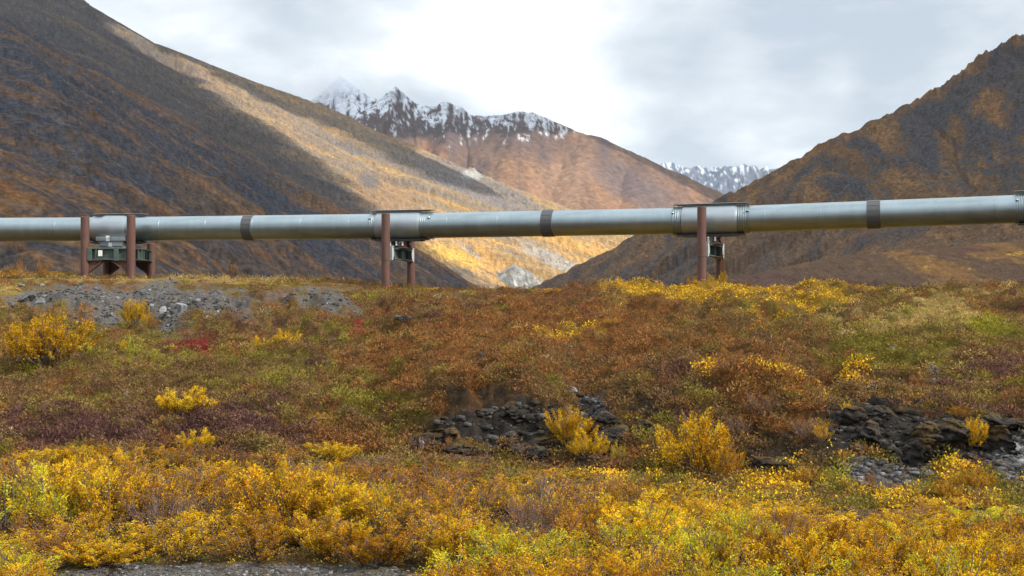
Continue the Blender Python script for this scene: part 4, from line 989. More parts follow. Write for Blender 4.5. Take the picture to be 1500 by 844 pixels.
BUSHES = [
 (75, 553, 138, 70, 'full', 'largest bright yellow willow bush, at the left side of the slope below the scree'),
 (20, 545, 60, 50, 'gold', 'ragged yellow willow bush touching the left flank of the largest yellow bush'),
 (198, 483, 50, 36, 'full', 'small bright yellow willow bush among the grey scree stripes'),
 (222, 487, 26, 22, 'gold', 'small pale orange willow bush just right of the bright bush on the scree'),
 (124, 497, 40, 34, 'orange', 'orange willow bush on the scree above the largest yellow bush'),
 (95, 470, 40, 24, 'orange', 'dark orange bush on the upper left slope near grey boulders'),
 (180, 532, 15, 22, 'bright', 'tiny upright yellow bush on mossy ground right of the largest bush'),
 (272, 634, 86, 38, 'full', 'spreading low yellow willow bush in the middle of the left slope'),
 (288, 668, 62, 30, 'full', 'low golden willow bush just below the spreading bush and right of a crimson patch'),
 (237, 648, 30, 16, 'gold', 'small golden bush left of the crimson patch'),
 (384, 516, 40, 20, 'full', 'left one of two flat yellow bushes side by side near the red patch'),
 (420, 514, 46, 24, 'full', 'right one of two flat yellow bushes side by side near the red patch'),
 (382, 638, 20, 14, 'lime', 'tiny lime yellow bush on purple heather'),
 (412, 644, 28, 14, 'gold', 'small golden bush next to the tiny lime bush'),
 (470, 640, 60, 24, 'orange', 'sparse orange bush above the willow thicket'),
 (545, 645, 40, 18, 'orange', 'rust orange low bush left of the dark slate outcrop'),
 (655, 470, 20, 12, 'gold', 'lone tiny yellow tuft on the red heather below the crest'),
 (680, 660, 30, 20, 'gold', 'small yellow bush in front of the dark slate'),
 (660, 662, 22, 22, 'orange', 'small pale orange bush beside a yellow one in front of the dark slate'),
 (834, 658, 84, 54, 'full', 'tall golden willow bush growing against the dark slate outcrop'),
 (862, 680, 62, 38, 'full', 'rounded golden willow bush directly below the tall bush by the slate'),
 (905, 690, 30, 34, 'lime', 'narrow lime willow bush right of the golden bushes under the slate'),
 (935, 628, 40, 24, 'orange', 'orange bush on the dark rubble right of the slate outcrop'),
 (1014, 698, 128, 88, 'full', 'big golden willow bush at the foot of the dark bank'),
 (1064, 702, 64, 54, 'fullgold', 'golden willow bush joined to the right side of the big one under the dark bank'),
 (1070, 590, 70, 34, 'orange', 'wide sparse orange bush on the heather above the big golden bush'),
 (1120, 620, 70, 40, 'russet', 'russet bush with bare twigs on the steep bank'),
 (1185, 640, 70, 34, 'russet', 'russet bush further right along the bank'),
 (1205, 650, 36, 26, 'gold', 'golden bush hanging over the dark bank'),
 (1240, 612, 24, 14, 'bright', 'tiny bright bush left of the upper slate ledge'),
 (1235, 690, 24, 24, 'gold', 'small golden sprig in the shaded hollow of the bank'),
 (1422, 652, 60, 46, 'full', 'bright yellow willow bush on the slate at the right'),
 (1405, 616, 44, 22, 'gold', 'mustard bush on the grassy ledge over the bright bush'),
 (1425, 722, 62, 40, 'fullgold', 'golden orange bush on the pale rubble at the right foot of the bluff'),
 (1388, 738, 56, 34, 'fullgold', 'golden orange bush in front of the one on the pale rubble'),
 (1273, 722, 28, 24, 'orange', 'small orange bush alone on the pale rubble'),
 (1312, 724, 34, 16, 'russet', 'small faded bush on the pale rubble'),
 (1180, 712, 40, 26, 'gold', 'golden low bush where the mossy bank meets the thicket'),
 (895, 496, 34, 10, 'gold', 'flat yellow patch of dwarf willow on the rust heather'),
 (1080, 640, 60, 44, 'russet', 'bare twigged bush with few orange leaves right above the big golden bush'),
 (1135, 560, 50, 30, 'orange', 'light orange birch scrub high on the right shoulder'),
]
for b_ in BUSHES: bush_at(*b_)
# at the rear post of the right support: one shrub whose stem reaches up to the beam
for q, (px, d, w, h, kd, lab) in enumerate([
   (1052, 75.6, 40, 34, 'bright', 'bright yellow willow bush at the foot of the right hand support'),
   (1059, 76.3, 9, 66, 'orange', 'tall thin yellow willow climbing the rear post of the right hand support'),
   (1085, 75.8, 50, 22, 'orange', 'low orange willow bush just right of the right hand support'),
   (1020, 74.5, 36, 18, 'gold', 'low golden willow bush left of the right hand support\'s front post')]):
    X = (px-CX)/F*d; put_shrub('willow_shrub', kd, X, d, (w*d/F/2, w*d/F/2, h*d/F/1.35), lab, 'willow bushes by the right hand support')
# row of orange dwarf birch behind the crest at far left, a few sticking out above it
r_ = np.random.default_rng(5)
for q in range(14):
    px = -20 + q*9.5 + r_.normal(0, 2); d = 82.0 + r_.uniform(0, 2.5)
    X = (px-CX)/F*d; put_shrub('birch_shrub', 'gold' if q % 3 else 'orange', X, d, (.62, .62, r_.uniform(.32, .55)*(1 - .35*q/14)), 'orange dwarf birch shrub in the row on the crest left of the four post anchor', 'orange dwarf birches on the crest')
for px, d, h, lab in ((31, 84, .95, 'dwarf birch with one round orange top above the row on the crest'), (58, 84.5, .8, 'thin dwarf birch standing out above the crest row, right of the round topped one'), (70, 84.5, .78, 'thin dwarf birch standing out nearest the anchor posts'), (340, 84, .8, 'small bare orange birch on the crest right of the anchor support')):
    X = (px-CX)/F*d; put_shrub('birch_shrub', 'orange', X, d, (.34, .34, h), lab, 'orange dwarf birches on the crest')
# crest row of gold scrub
for q in range(44):
    px = r_.choice([r_.uniform(560, 640), r_.uniform(770, 1010), r_.uniform(1100, 1520)], p=(.15, .35, .5)); d = r_.uniform(72.5, 79)
    X = (px-CX)/F*d; put_shrub('dwarf_willow', 'bright' if q % 2 else 'gold', X, d, (.70, .70, r_.uniform(.09, .20)), 'knee high yellow dwarf willow along the bluff top', 'yellow dwarf willows along the bluff top')
# ---- the thicket on the flat at the bluff foot
TOPX = np.array([-150, 0, 100, 250, 330, 400, 500, 560, 640, 720, 800, 900, 950, 1000, 1060, 1150, 1300, 1400, 1500, 1650])
TOPY = np.array([660, 662, 655, 660, 676, 660, 664, 668, 672, 680, 686, 694, 704, 712, 724, 738, 742, 736, 738, 738.])
pts = []
tries = 0
while tries < 14000 and len(pts) < 246:
    tries += 1
    d = sqrt(r_.uniform(20.2**2, 40.0**2)); px = r_.uniform(-90, 1590); X = (px-CX)/F*d
    edge = 39.0 - 1.0*smooth(500, 900, px) - 4.6*smooth(1000, 1300, px)
    if d > edge: continue
    if px < 640 + 14*(d-24) and 26.4 < d < 27.6 + .3*sin(px*.03) and px > 45: continue
    if 45 < px < 640 + 14*(d-24) and d <= 26.4: continue
    if 545 < px < 655 and d < 30.2: continue                   # little clearing of moss
    mind = 1.12 if d > 28 else .90
    zg = float(g_smooth(np.array([px]), np.array([d]))[0])
    top = np.interp(px, TOPX, TOPY) + r_.uniform(-6, 16)
    hm = -zg - (top-HY)*d/F                                    # tallest a shrub standing here grows
    if hm < .34: continue
    if all((X-a)**2 + (d-b)**2 > mind**2 for a, b, _ in pts): pts.append((X, d, min(hm, 1.75)))
for q, (X, d, hm) in enumerate(pts):
    px = CX + F*X/d; u = r_.random()
    nz = float(perlin(np.array([X*.45]), np.array([d*.45]), 61)[0])
    lim = 1.15 if d < 27.5 else (1.45 if px < 480 else 1.1)
    H = min(hm, lim)*r_.uniform(.62, 1.0)
    if px < 560 and d < 30.0: H = min(H, r_.uniform(.45, .8))
    if d < 27.2:
        kd = 'lime' if u < (.38 if px < 1120 else .16) + nz*.5 else ('gold' if u < .8 else 'bright')
    elif px > 880:
        kd = 'bright' if u < .36 + nz*.5 else ('gold' if u < .66 else ('lime' if u < .78 else ('orange' if u < .94 else 'russet')))
    elif 540 < px <= 900 and d > 29.3:
        kd = 'russet' if u < .40 - nz*.6 else ('orange' if u < .72 else ('gold' if u < .93 else 'lime'))
    else:
        kd = 'gold' if u < .46 + nz*.6 else ('bright' if u < .66 else ('orange' if u < .86 else ('russet' if u < .95 else 'lime')))
    if r_.random() < (.62 if px < 560 or px > 880 or d < 28 else .3): kd = {'gold': 'fullgold', 'bright': 'full'}.get(kd, kd)
    col_ = {'full': 'dense bright yellow', 'fullgold': 'dense golden', 'gold': 'golden', 'bright': 'bright yellow', 'lime': 'lime yellow', 'orange': 'orange', 'russet': 'russet and twiggy'}[kd]
    zone = 'close thicket along the lower right edge' if d < 27.2 else ('thicket at the right foot of the bluff' if px > 880 else ('brownish middle of the willow thicket' if px > 470 else 'willow thicket at the lower left'))
    wr = max(.78, H*.70)*r_.uniform(.9, 1.25)
    put_shrub('willow_shrub', kd, X, d, (wr/.85, wr/.85, H/1.32), '%s willow shrub in the %s' % (col_, zone), '%s willows, %s' % (col_, zone))
print('THICKET', len(pts))
# ------------------------------------------------------------------ boulders and slate outcrops
def rock_mesh(seed, sx, sy, sz, col, sub=3, jag=.28):
    import bmesh
    bm = bmesh.new(); bmesh.ops.create_icosphere(bm, subdivisions=sub, radius=1.0)
    r = np.random.default_rng(seed)
    V = np.array([v.co[:] for v in bm.verts])
    pl_n = unit(r.normal(0, 1, (11, 3))); off = r.uniform(.38, .72, 11)
    for n_, o_ in zip(pl_n, off):                                   # chop facets
        d = V @ n_ - o_; V = V - np.clip(d, 0, None)[:, None]*n_*.95
    V = V*(1 + jag*.35*fbm(V[:, 0]*2+seed, V[:, 1]*2+V[:, 2]*3, 4, seed))[:, None]
    V = V*np.array((sx, sy, sz))
    for v, p in zip(bm.verts, V): v.co = p
    me = bpy.data.meshes.new('boulder'); bm.to_mesh(me); bm.free()
    at = me.color_attributes.new('cover', 'FLOAT_COLOR', 'POINT')
    c = np.ones((len(V), 4), dtype=np.float32); c[:, :3] = np.array(col)[None]*(1 + .25*fbm(V[:, 0]*5, V[:, 2]*7+V[:, 1], 3, seed+1))[:, None]
    lich = smooth(.25, .5, fbm(V[:, 0]*3+9, V[:, 2]*3+V[:, 1]*2, 3, seed+2))[:, None]; c[:, :3] = c[:, :3]*(1-.4*lich) + .4*lich*np.array((.30, .30, .26))
    at.data.foreach_set('color', c.ravel()); me.materials.append(M_STONE)
    return me
BOULD = [  # px, base py, w px, h px, albedo, label
 (265, 474, 24, 18, (.26, .27, .27), 'largest pale grey pointed boulder on the left scree'),
 (240, 457, 15, 12, (.28, .28, .28), 'pale boulder above and left of the pointed boulder on the scree'),
 (295, 475, 14, 9, (.22, .22, .22), 'low grey boulder right of the pointed boulder on the scree'),
 (303, 480, 9, 6, (.24, .24, .24), 'small grey stone below the low boulder on the scree'),
 (185, 597, 12, 11, (.25, .26, .28), 'blue grey stone alone in the heather of the left slope'),
 (181, 603, 10, 6, (.22, .22, .22), 'flat stone just below the blue grey stone'),
 (58, 441, 16, 13, (.17, .18, .18), 'grey boulder at the right end of the rock band near the left crest'),
 (38, 440, 26, 10, (.10, .11, .11), 'dark long boulder in the rock band near the left crest'),
 (14, 444, 30, 10, (.09, .10, .10), 'dark boulder at the left picture edge in the rock band'),
 (62, 419, 8, 5, (.45, .45, .44), 'small white stone on the left crest'),
 (30, 420, 12, 6, (.16, .16, .16), 'grey stone on the left crest beside the white stone'),
 (283, 408, 12, 6, (.24, .24, .25), 'grey boulder on the skyline right of the anchor support'),
 (252, 410, 16, 5, (.10, .10, .10), 'dark flat boulder on the skyline right of the anchor support'),
 (590, 484, 30, 9, (.028, .027, .027), 'flat black slab lying in the red heather'),
 (573, 481, 12, 5, (.05, .05, .05), 'small black stone left of the flat black slab'),
 (797, 549, 24, 10, (.24, .25, .26), 'pale slab at the top of the rocky gully'),
 (835, 518, 9, 5, (.2, .2, .2), 'small stone above the rocky gully'),
 (852, 578, 24, 13, (.27, .275, .28), 'largest whitish slab in the rocky gully'),
 (838, 572, 14, 9, (.22, .225, .235), 'whitish slab left of the largest one in the gully'),
 (856, 566, 10, 8, (.24, .245, .25), 'small whitish slab above the largest one in the gully'),
 (868, 556, 12, 7, (.18, .18, .18), 'grey slab highest in the gully'),
 (833, 628, 12, 14, (.30, .31, .33), 'pale stone behind the tall golden bush in the slate'),
 (618, 660, 12, 16, (.30, .31, .33), 'pale stone left of the dark slate outcrop'),
 (1308, 530, 9, 6, (.3, .3, .3), 'small pale stone on the right shoulder'),
 (1328, 724, 14, 10, (.32, .32, .33), 'white stone on the pale rubble at the right'),
 (1345, 720, 22, 12, (.30, .305, .31), 'broad white slab on the pale rubble'),
 (1355, 708, 16, 8, (.28, .285, .29), 'white slab above the broad white slab'),
 (1120, 724, 16, 9, (.32, .32, .34), 'pale stone at the edge of the thicket under the dark bank'),
 (1490, 650, 30, 16, (.20, .20, .205), 'grey slab at the right picture edge'),
 (1480, 665, 26, 12, (.18, .18, .185), 'grey slab below the one at the right picture edge'),
]
for q, (px, py, w, h, c, lab) in enumerate(BOULD):
    d = px_d(px, py); X = (px-CX)/F*d; sx = w*d/F/2*1.15; sz = h*d/F*.62
    o = link('boulder', rock_mesh(40+q, sx, sx*.8, sz, c, 3, .5))
    z = float(ground_z(np.array([X]), np.array([d]))[0][0])
    o.location = (X, d, z + sz*.45); o.rotation_euler = (r_.normal(0, .15), r_.normal(.1, .2), r_.uniform(-.5, .5))
    tag(o, lab, 'boulder', 'loose boulders on the bluff')
M_SLATE = cover_mat('slate_ledge', 7.0, .45, .9, .05)
def outcrop(px, py, wpx, hpx, label, seed, n=70, dip=18):
    """ragged slate crag: several broken bodies, cut into thin dipping beds"""
    import bmesh
    r = np.random.default_rng(seed); d = px_d(px, py); X0 = (px-CX)/F*d
    wm = wpx*d/F; hm = hpx*d/F
    z0 = float(ground_z(np.array([X0]), np.array([d]))[0][0])
    bm = bmesh.new(); bmesh.ops.create_icosphere(bm, subdivisions=5, radius=1.0)
    S = np.array([v.co[:] for v in bm.verts]); T = np.array([[v.index for v in f.verts] for f in bm.faces]); bm.free()
    Vs, Fs, Cs = [], [], []; off = 0
    nb_ = max(2, n//22); ti = radians(dip)
    for q in range(nb_):
        u = (q + .5 + r.uniform(-.35, .35))/nb_ - .5
        v = r.uniform(0, .75)
        sx = wm/nb_*r.uniform(.8, 1.25); sy = hm*r.uniform(.6, .9)+.2; sz = hm*r.uniform(.5, .8)
        V = S.copy()
        pn = unit(r.normal(0, 1, (7, 3))); po = r.uniform(.35, .7, 7)
        for n_, o_ in zip(pn, po):
            dd = V @ n_ - o_; V = V - np.clip(dd, 0, None)[:, None]*n_*.9
        V = V*np.array((sx, sy, sz))
        # beds: step the outline in and out along the dip normal
        h = V[:, 2]*cos(ti) + V[:, 0]*sin(ti) + .10*fbm(V[:, 0]*1.3+q*5, V[:, 1]*1.3+seed, 3, seed)
        bed = h/.065 + .6*fbm(V[:, 0]*2, V[:, 2]*6, 2, seed+4); k = np.floor(bed); fr = bed - k
        blk = np.floor((V[:, 0]*cos(ti) - V[:, 2]*sin(ti) + .25*fbm(V[:, 0]*1.5, k*1.7, 2, seed+6) + k*.37)/.42)
        inset = (_hash(k.astype(np.int64)+500, blk.astype(np.int64) + 100*q, seed) & np.uint32(255)).astype(float)/255.0
        rough = fbm(V[:, 0]*2.2+k*3.1, V[:, 1]*2.2+V[:, 2]*2, 3, seed+9)
        f_ = 1 - .42*inset + .08*rough - .12*smooth(.8, 1.0, fr)
        V[:, 0] *= (1 + (f_-1)*.6); V[:, 1] *= f_
        V = V + .035*np.stack([fbm(V[:, 0]*6, V[:, 2]*9+i*7, 3, seed+20+i) for i in range(3)], 1)
        rz = r.normal(0, .25); x = V[:, 0]*cos(rz) - V[:, 1]*sin(rz); y = V[:, 0]*sin(rz) + V[:, 1]*cos(rz)
        xx = u*wm; Yg = d + v*hm*1.3
        zg = float(g_smooth(np.array([px + u*wpx]), np.array([Yg]))[0])
        zc = max(zg, z0 + v*hm*.3) - sz*.15
        Vs.append(np.stack([x + xx, y + Yg - d, V[:, 2] + zc - z0], 1)); Fs.append(T + off); off += len(V)
        tone = .55 + 1.1*inset + .5*rough + .8*smooth(.35, .6, fbm(V[:, 0]*1.1+9, V[:, 2]*2.5, 3, seed+40))
        c = np.array((.040, .035, .031))[None]*tone[:, None]
        top = smooth(.45, .8, V[:, 2]/sz + .5*fbm(V[:, 0]*1.5+q, V[:, 1]*1.5, 3, seed+30))[:, None]*.7
        c = c*(1-top) + top*np.array((.095, .062, .026))
        Cs.append(c)
    me = mesh_np('rock_outcrop', np.concatenate(Vs), np.concatenate(Fs), M_SLATE, np.clip(np.concatenate(Cs), .008, .4))
    o = link('rock_outcrop', me); o.location = (X0, d, z0)
    tag(o, label, 'rock outcrop', 'dark slate outcrops in the bluff'); return o
outcrop(752, 632, 110, 40, 'dark layered slate outcrop left of the tall golden bush', 1, 80, -14)
outcrop(745, 668, 130, 30, 'lower dark slate ledge beside the thicket, under the main outcrop', 2, 70, -10)
outcrop(800, 672, 60, 40, 'rounded slate knob just left of the golden bushes', 3, 45, -12)
outcrop(640, 652, 90, 22, 'low slate ledge at the left end of the dark rock band', 4, 45, -6)
outcrop(905, 650, 90, 50, 'crumbling slate bank right of the golden bushes', 5, 70, 12)
outcrop(1278, 622, 100, 34, 'upper slate ledge with overhang on the right bank', 6, 70, 8)
outcrop(1335, 670, 150, 58, 'largest black slate outcrop above the pale rubble', 7, 130, 14)
outcrop(1462, 662, 80, 50, 'black slate outcrop right of the bright yellow bush', 8, 60, 14)
outcrop(1470, 622, 60, 26, 'small slate ledge near the right picture edge', 9, 35, 12)
outcrop(1130, 690, 110, 36, 'dark shaded bank of slate right of the big golden bush', 10, 60, 6)
outcrop(240, 602, 34, 16, 'small dark ledge in the heather of the left slope', 11, 18, -8)
# ------------------------------------------------------------------ unseen cloud deck towards the sun, shaped to shade the bluff and pass a beam
SUN_EL, SUN_AZ = 36.0, 118.0                      # azimuth clockwise from the view direction: right, a little behind
sd = np.array((sin(radians(SUN_AZ))*cos(radians(SUN_EL)), cos(radians(SUN_AZ))*cos(radians(SUN_EL)), sin(radians(SUN_EL))))
def in_poly(x, y, P):
    P = np.array(P, float); c = np.zeros(x.shape, bool); j = len(P)-1
    for i in range(len(P)):
        m = ((P[i, 1] > y) != (P[j, 1] > y)) & (x < (P[j, 0]-P[i, 0])*(y-P[i, 1])/(P[j, 1]-P[i, 1]+1e-9) + P[i, 0])
        c ^= m; j = i
    return c
LIT = [[(150, 30), (190, 42), (240, 72), (320, 112), (420, 164), (480, 186), (540, 216), (600, 246), (690, 280), (780, 300), (840, 312), (940, 345), (1000, 430), (690, 430), (668, 400), (630, 372), (600, 345), (560, 318), (520, 283), (470, 236), (420, 202), (370, 172), (300, 128), (230, 88), (180, 62)],
       [(540, 205), (610, 200), (700, 196), (790, 192), (850, 196), (930, 232), (1060, 300), (1060, 340), (560, 340), (520, 215)]]
CZ = 1350.0; CS = 22.0; cx0, cy0 = -1400., -2600.; NXc, NYc = 260, 360
sh = np.zeros((NXc, NYc)); li = np.zeros((NXc, NYc))
def splat(X, Y, H, lit):
    t = (CZ-H)/sd[2]; u = ((X + t*sd[0] - cx0)/CS).astype(int); v_ = ((Y + t*sd[1] - cy0)/CS).astype(int)
    ok = (u >= 0) & (u < NXc) & (v_ >= 0) & (v_ < NYc)
    np.add.at(li, (u[ok & lit], v_[ok & lit]), 1); np.add.at(sh, (u[ok & ~lit], v_[ok & ~lit]), 1)
for ti, (px, dr, H) in enumerate(TERR):
    if ti == 2: continue
    PX, DR = np.meshgrid(px, dr); X = (PX-CX)/F*DR; py = HY - F*H/DR
    # only what the valley shows: running horizon from the front
    hor = np.minimum.accumulate(py, axis=0); vis = py <= hor + 6
    PXv, DRv, Hv, Xv, pv = PX[vis], DR[vis], H[vis], X[vis], py[vis]
    wob = 7*fbm(Xv/90, DRv/140, 3, 970) ; wob2 = 5*fbm(Xv/60, DRv/60, 3, 971)
    lit = np.zeros(Xv.shape, bool)
    if ti in (0, 1):
        for q, P in enumerate(LIT):
            if (ti == 0) == (q == 0): lit |= in_poly(PXv + wob, pv + wob2, P)
        if ti == 0: lit &= DRv > 1480
    if ti == 1: lit |= (pv > 330)
    splat(Xv, DRv, Hv, lit)
nearbase = sh.copy()
gx, gy = np.meshgrid(np.linspace(-75, 75, 60), np.linspace(-40, 190, 80)); splat(gx.ravel(), gy.ravel(), np.zeros(gx.size), np.zeros(gx.size, bool))
cover = (sh > li) & (sh > 0)
thin = (sh - nearbase) > 0
def nb(a): 
    p = np.pad(a.astype(int), 1); return sum(p[1+i:p.shape[0]-1+i, 1+j:p.shape[1]-1+j] for i in (-1, 0, 1) for j in (-1, 0, 1))
for _ in range(3): cover = (cover | ((nb(cover) >= 3) & (li == 0))) 
for _ in range(2): cover = np.where(li > sh, False, nb(cover) >= 4)
def build_clouds():
    gi = np.arange((NXc+1)*(NYc+1)).reshape(NXc+1, NYc+1)
    X, Y = np.meshgrid(cx0 + CS*np.arange(NXc+1), cy0 + CS*np.arange(NYc+1), indexing='ij')
    # soft ragged body: thick inside, thin at the rim
    dist = np.zeros(cover.shape); c = cover.copy()
    for _ in range(8): c = c & (nb(c) == 9); dist += c
    dv_ = np.zeros(X.shape); dv_[:-1, :-1] = dist; dv_[1:, 1:] = np.maximum(dv_[1:, 1:]*0, np.minimum(dv_[1:, 1:], dist)) 
    th = 6 + dv_*9
    lump = 18*fbm(X/160, Y/160, 4, 980)
    bot = np.stack([X, Y, CZ - .25*th + lump*.3], -1).reshape(-1, 3); top = np.stack([X, Y, CZ + th + lump], -1).reshape(-1, 3)
    top[:, 2] = np.maximum(top[:, 2], bot[:, 2] + 4)
    V = np.concatenate([bot, top]); n = len(bot); F4 = []
    tn = thin.copy()
    for _ in range(3): tn = nb(tn) >= 1
    ii, jj = np.nonzero(cover); mi = tn[ii, jj].astype(np.int32); MI = [mi, mi]
    a, b, c_, d_ = gi[ii, jj], gi[ii+1, jj], gi[ii+1, jj+1], gi[ii, jj+1]
    F4.append(np.stack([a, d_, c_, b], 1)); F4.append(np.stack([a, b, c_, d_], 1) + n)
    P = np.pad(cover, 1)
    for di, dj, e in ((-1, 0, (a, d_)), (1, 0, (c_, b)), (0, -1, (b, a)), (0, 1, (d_, c_))):
        m = ~P[ii+1+di, jj+1+dj]; p, q = e[0][m], e[1][m]
        F4.append(np.stack([q, p, p+n, q+n], 1)); MI.append(mi[m])
    f = np.concatenate(F4); used = np.unique(f); rm = np.zeros(len(V), int); rm[used] = np.arange(len(used))
    m, nt, out = new_mat('shade_cloud_vapour')
    t = nd(nt, 'ShaderNodeBsdfTranslucent', {'Color': (.95, .95, .96, 1)}); d = nd(nt, 'ShaderNodeBsdfDiffuse', {'Color': (.9, .9, .91, 1)})
    mx = nd(nt, 'ShaderNodeMixShader', {0: .35, 1: t.outputs[0], 2: d.outputs[0]}); nt.links.new(mx.outputs[0], out.inputs[0])
    m2, nt, out = new_mat('thin_shade_cloud_vapour')       # thin part added to let weak sun through onto the bluff
    t = nd(nt, 'ShaderNodeBsdfTranslucent', {'Color': (.95, .95, .96, 1)}); tr = nd(nt, 'ShaderNodeBsdfTransparent')
    mx = nd(nt, 'ShaderNodeMixShader', {0: THIN_T, 1: t.outputs[0], 2: tr.outputs[0]}); nt.links.new(mx.outputs[0], out.inputs[0])
    me = mesh_np('shade_clouds', V[used], rm[f], m, None, True); me.materials.append(m2)
    me.polygons.foreach_set('material_index', np.concatenate(MI).astype(np.int32))
    o = link('shade_clouds', me); o['kind'] = 'stuff'
THIN_T = .80
build_clouds()

# ------------------------------------------------------------------ air
def haze():
    b = MB(); x0, x1, y0, y1, z0, z1 = -9000, 9000, -600, 8600, -26.5, 905
    b.box(((x0+x1)/2, (y0+y1)/2, (z0+z1)/2), (x1-x0, y1-y0, z1-z0))
    m, nt, out = new_mat('haze_air')
    v = nd(nt, 'ShaderNodeVolumePrincipled', {'Color': (.80, .88, 1.0, 1), 'Density': 2.3e-5, 'Anisotropy': .2})
    nt.links.new(v.outputs[0], out.inputs['Volume'])
    o = b.build('haze', m); o['kind'] = 'stuff'; return o
def mist():
    import bmesh
    bm = bmesh.new(); bmesh.ops.create_icosphere(bm, subdivisions=4, radius=1.0)
    c = W(474, 120, 4520)
    for v in bm.verts:
        p = np.array(v.co[:]); k = 1 + .3*float(fbm(np.array([p[0]*1.5+3]), np.array([p[1]*1.5+p[2]*2]), 3, 77)[0])
        v.co = (p[0]*150*k, p[1]*120*k, p[2]*70*k)
    me = bpy.data.meshes.new('mist'); bm.to_mesh(me); bm.free()
    m, nt, out = new_mat('mist_vapour')
    tc = nd(nt, 'ShaderNodeTexCoord')
    n = nd(nt, 'ShaderNodeTexNoise', {'Vector': tc.outputs['Object'], 'Scale': .014, 'Detail': 4.0, 'Roughness': .6})
    sc_ = nd(nt, 'ShaderNodeVectorMath', {0: tc.outputs['Object'], 1: (1/135., 1/110., 1/62.)}, operation='MULTIPLY')
    ln = nd(nt, 'ShaderNodeVectorMath', {0: sc_.outputs[0]}, operation='LENGTH')
    fall = nd(nt, 'ShaderNodeMapRange', {'Value': ln.outputs['Value'], 'From Min': .15, 'From Max': 1.0, 'To Min': 1.0, 'To Max': 0.0})
    nn = nd(nt, 'ShaderNodeMapRange', {'Value': n.outputs[0], 'From Min': .36, 'From Max': .7, 'To Min': 0.0, 'To Max': .034})
    dn = nd(nt, 'ShaderNodeMath', {0: fall.outputs[0], 1: nn.outputs[0]}, operation='MULTIPLY')
    v = nd(nt, 'ShaderNodeVolumePrincipled', {'Color': (.97, .98, 1.0, 1), 'Density': dn.outputs[0], 'Anisotropy': .3})
    nt.links.new(v.outputs[0], out.inputs['Volume'])
    me.materials.append(m); o = link('mist', me); o.location = tuple(c); o['kind'] = 'stuff'
haze(); mist()
# ------------------------------------------------------------------ camera, light, world
cam = bpy.data.cameras.new('camera'); co = link('camera', cam)
cam.lens = 50*1.0; cam.sensor_width = 36*(F and 1500/(1500)); cam.lens = F*36/1500
cam.shift_y = (HY - 422)/1500.0
cam.clip_start = .1; cam.clip_end = 60000
co.location = (0, 0, 0); co.rotation_euler = (radians(90), 0, 0)
SC.camera = co
sun = bpy.data.lights.new('sun', 'SUN'); sun.energy = SUN_E; sun.angle = radians(.8); sun.color = (1, .93, .82)
so = link('sun', sun)
from mathutils import Vector
so.rotation_euler = Vector(tuple(sd)).to_track_quat('Z', 'Y').to_euler()
so.location = tuple(sd*200)

wd = bpy.data.worlds.new('World'); SC.world = wd; wd.use_nodes = True
nt = wd.node_tree; nt.nodes.clear()
out = nt.nodes.new('ShaderNodeOutputWorld')
sky = nd(nt, 'ShaderNodeTexSky', sky_type='NISHITA', sun_disc=False, sun_elevation=radians(SUN_EL), sun_rotation=radians(SUN_AZ), altitude=900.0, air_density=1.0, dust_density=1.0)
bg1 = nd(nt, 'ShaderNodeBackground', {'Color': sky.outputs[0], 'Strength': .09})
tc = nd(nt, 'ShaderNodeTexCoord')
sx = nd(nt, 'ShaderNodeSeparateXYZ', {0: tc.outputs['Generated']})
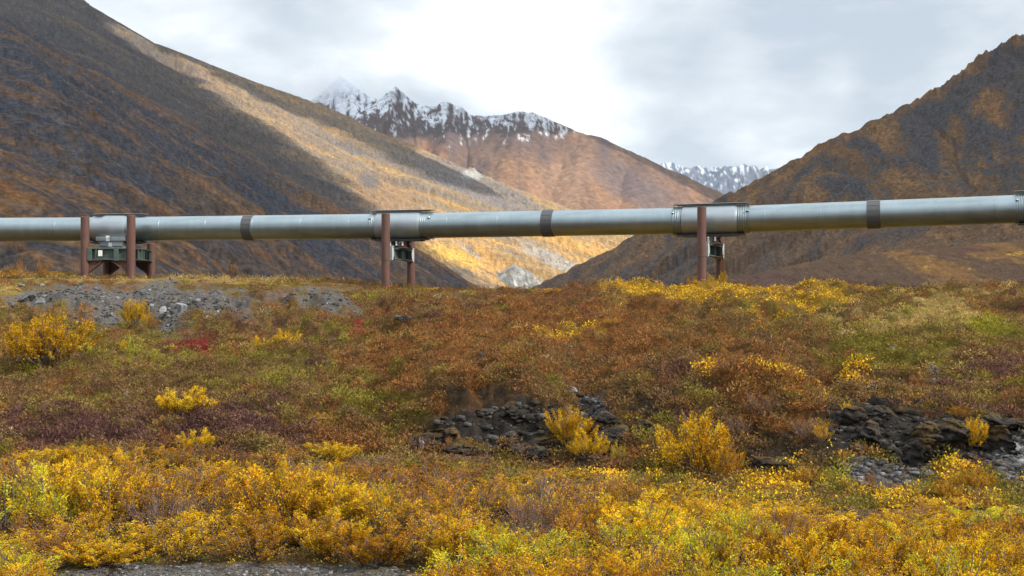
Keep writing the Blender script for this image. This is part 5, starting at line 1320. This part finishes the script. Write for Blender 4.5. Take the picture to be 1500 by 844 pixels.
# clouds: layered noise on a flattened dome
den = nd(nt, 'ShaderNodeMath', {0: sx.outputs[2], 1: .22}, operation='ADD')
dv = nd(nt, 'ShaderNodeMath', {0: 1.0, 1: den.outputs[0]}, operation='DIVIDE')
vs = nd(nt, 'ShaderNodeVectorMath', {0: tc.outputs['Generated']}, operation='SCALE'); nt.links.new(dv.outputs[0], vs.inputs['Scale'])
mp = nd(nt, 'ShaderNodeMapping', {'Vector': vs.outputs[0], 'Location': (.35, .1, 0), 'Scale': (1.35, 1.0, 2.4)})
n1 = nd(nt, 'ShaderNodeTexNoise', {'Vector': mp.outputs[0], 'Scale': 2.3, 'Detail': 8.0, 'Roughness': .52, 'Distortion': .15})
n2 = nd(nt, 'ShaderNodeTexNoise', {'Vector': mp.outputs[0], 'Scale': .9, 'Detail': 3.0, 'Roughness': .5})
def dirblob(px, py, sharp):
    v = np.array(((px-CX)/F, 1.0, (HY-py)/F)); v /= np.linalg.norm(v)
    dt = nd(nt, 'ShaderNodeVectorMath', {0: tc.outputs['Generated'], 1: tuple(v)}, operation='DOT_PRODUCT')
    p = nd(nt, 'ShaderNodeMath', {0: dt.outputs['Value'], 1: sharp}, operation='POWER'); return p.outputs[0]
def madd(a, k, b):
    m = nd(nt, 'ShaderNodeMath', {0: a, 1: k, 2: b}, operation='MULTIPLY_ADD'); return m.outputs[0]
v = madd(n1.outputs[0], 1.25, madd(n2.outputs[0], .25, -.33))
for px, py, sh, k in CLOUD_BLOBS: v = madd(dirblob(px, py, sh), k, v)
c = ramp(nt, v, SKY_RAMP)
# overcast: brighter towards the zenith
zen = nd(nt, 'ShaderNodeMapRange', {'Value': sx.outputs[2], 'From Min': .22, 'From Max': .9, 'To Min': 1.0, 'To Max': ZENITH}, interpolation_type='SMOOTHSTEP')
bg2 = nd(nt, 'ShaderNodeBackground', {'Color': c}); nt.links.new(madd(zen.outputs[0], CLOUD_GAIN, 0.0), bg2.inputs['Strength'])
mask = nd(nt, 'ShaderNodeMapRange', {'Value': v, 'From Min': .2, 'From Max': .4, 'To Min': .8, 'To Max': .97})
mx = nd(nt, 'ShaderNodeMixShader', {0: mask.outputs[0], 1: bg1.outputs[0], 2: bg2.outputs[0]})
nt.links.new(mx.outputs[0], out.inputs[0])
wd.cycles.sampling_method = 'MANUAL'; wd.cycles.sample_map_resolution = 1024

vs_ = SC.view_settings; vs_.view_transform = 'Standard'; vs_.look = 'None'; vs_.gamma = 1; vs_.use_curve_mapping = False
SC.display_settings.display_device = 'sRGB'; vs_.exposure = EXPO
cy = SC.cycles; cy.max_bounces = 5; cy.diffuse_bounces = 4; cy.glossy_bounces = 2; cy.transmission_bounces = 3; cy.transparent_max_bounces = 6; cy.volume_bounces = 2
cy.use_denoising = True; cy.caustics_reflective = False; cy.caustics_refractive = False; cy.sample_clamp_indirect = 6
SC.render.resolution_x, SC.render.resolution_y = 1024, 576
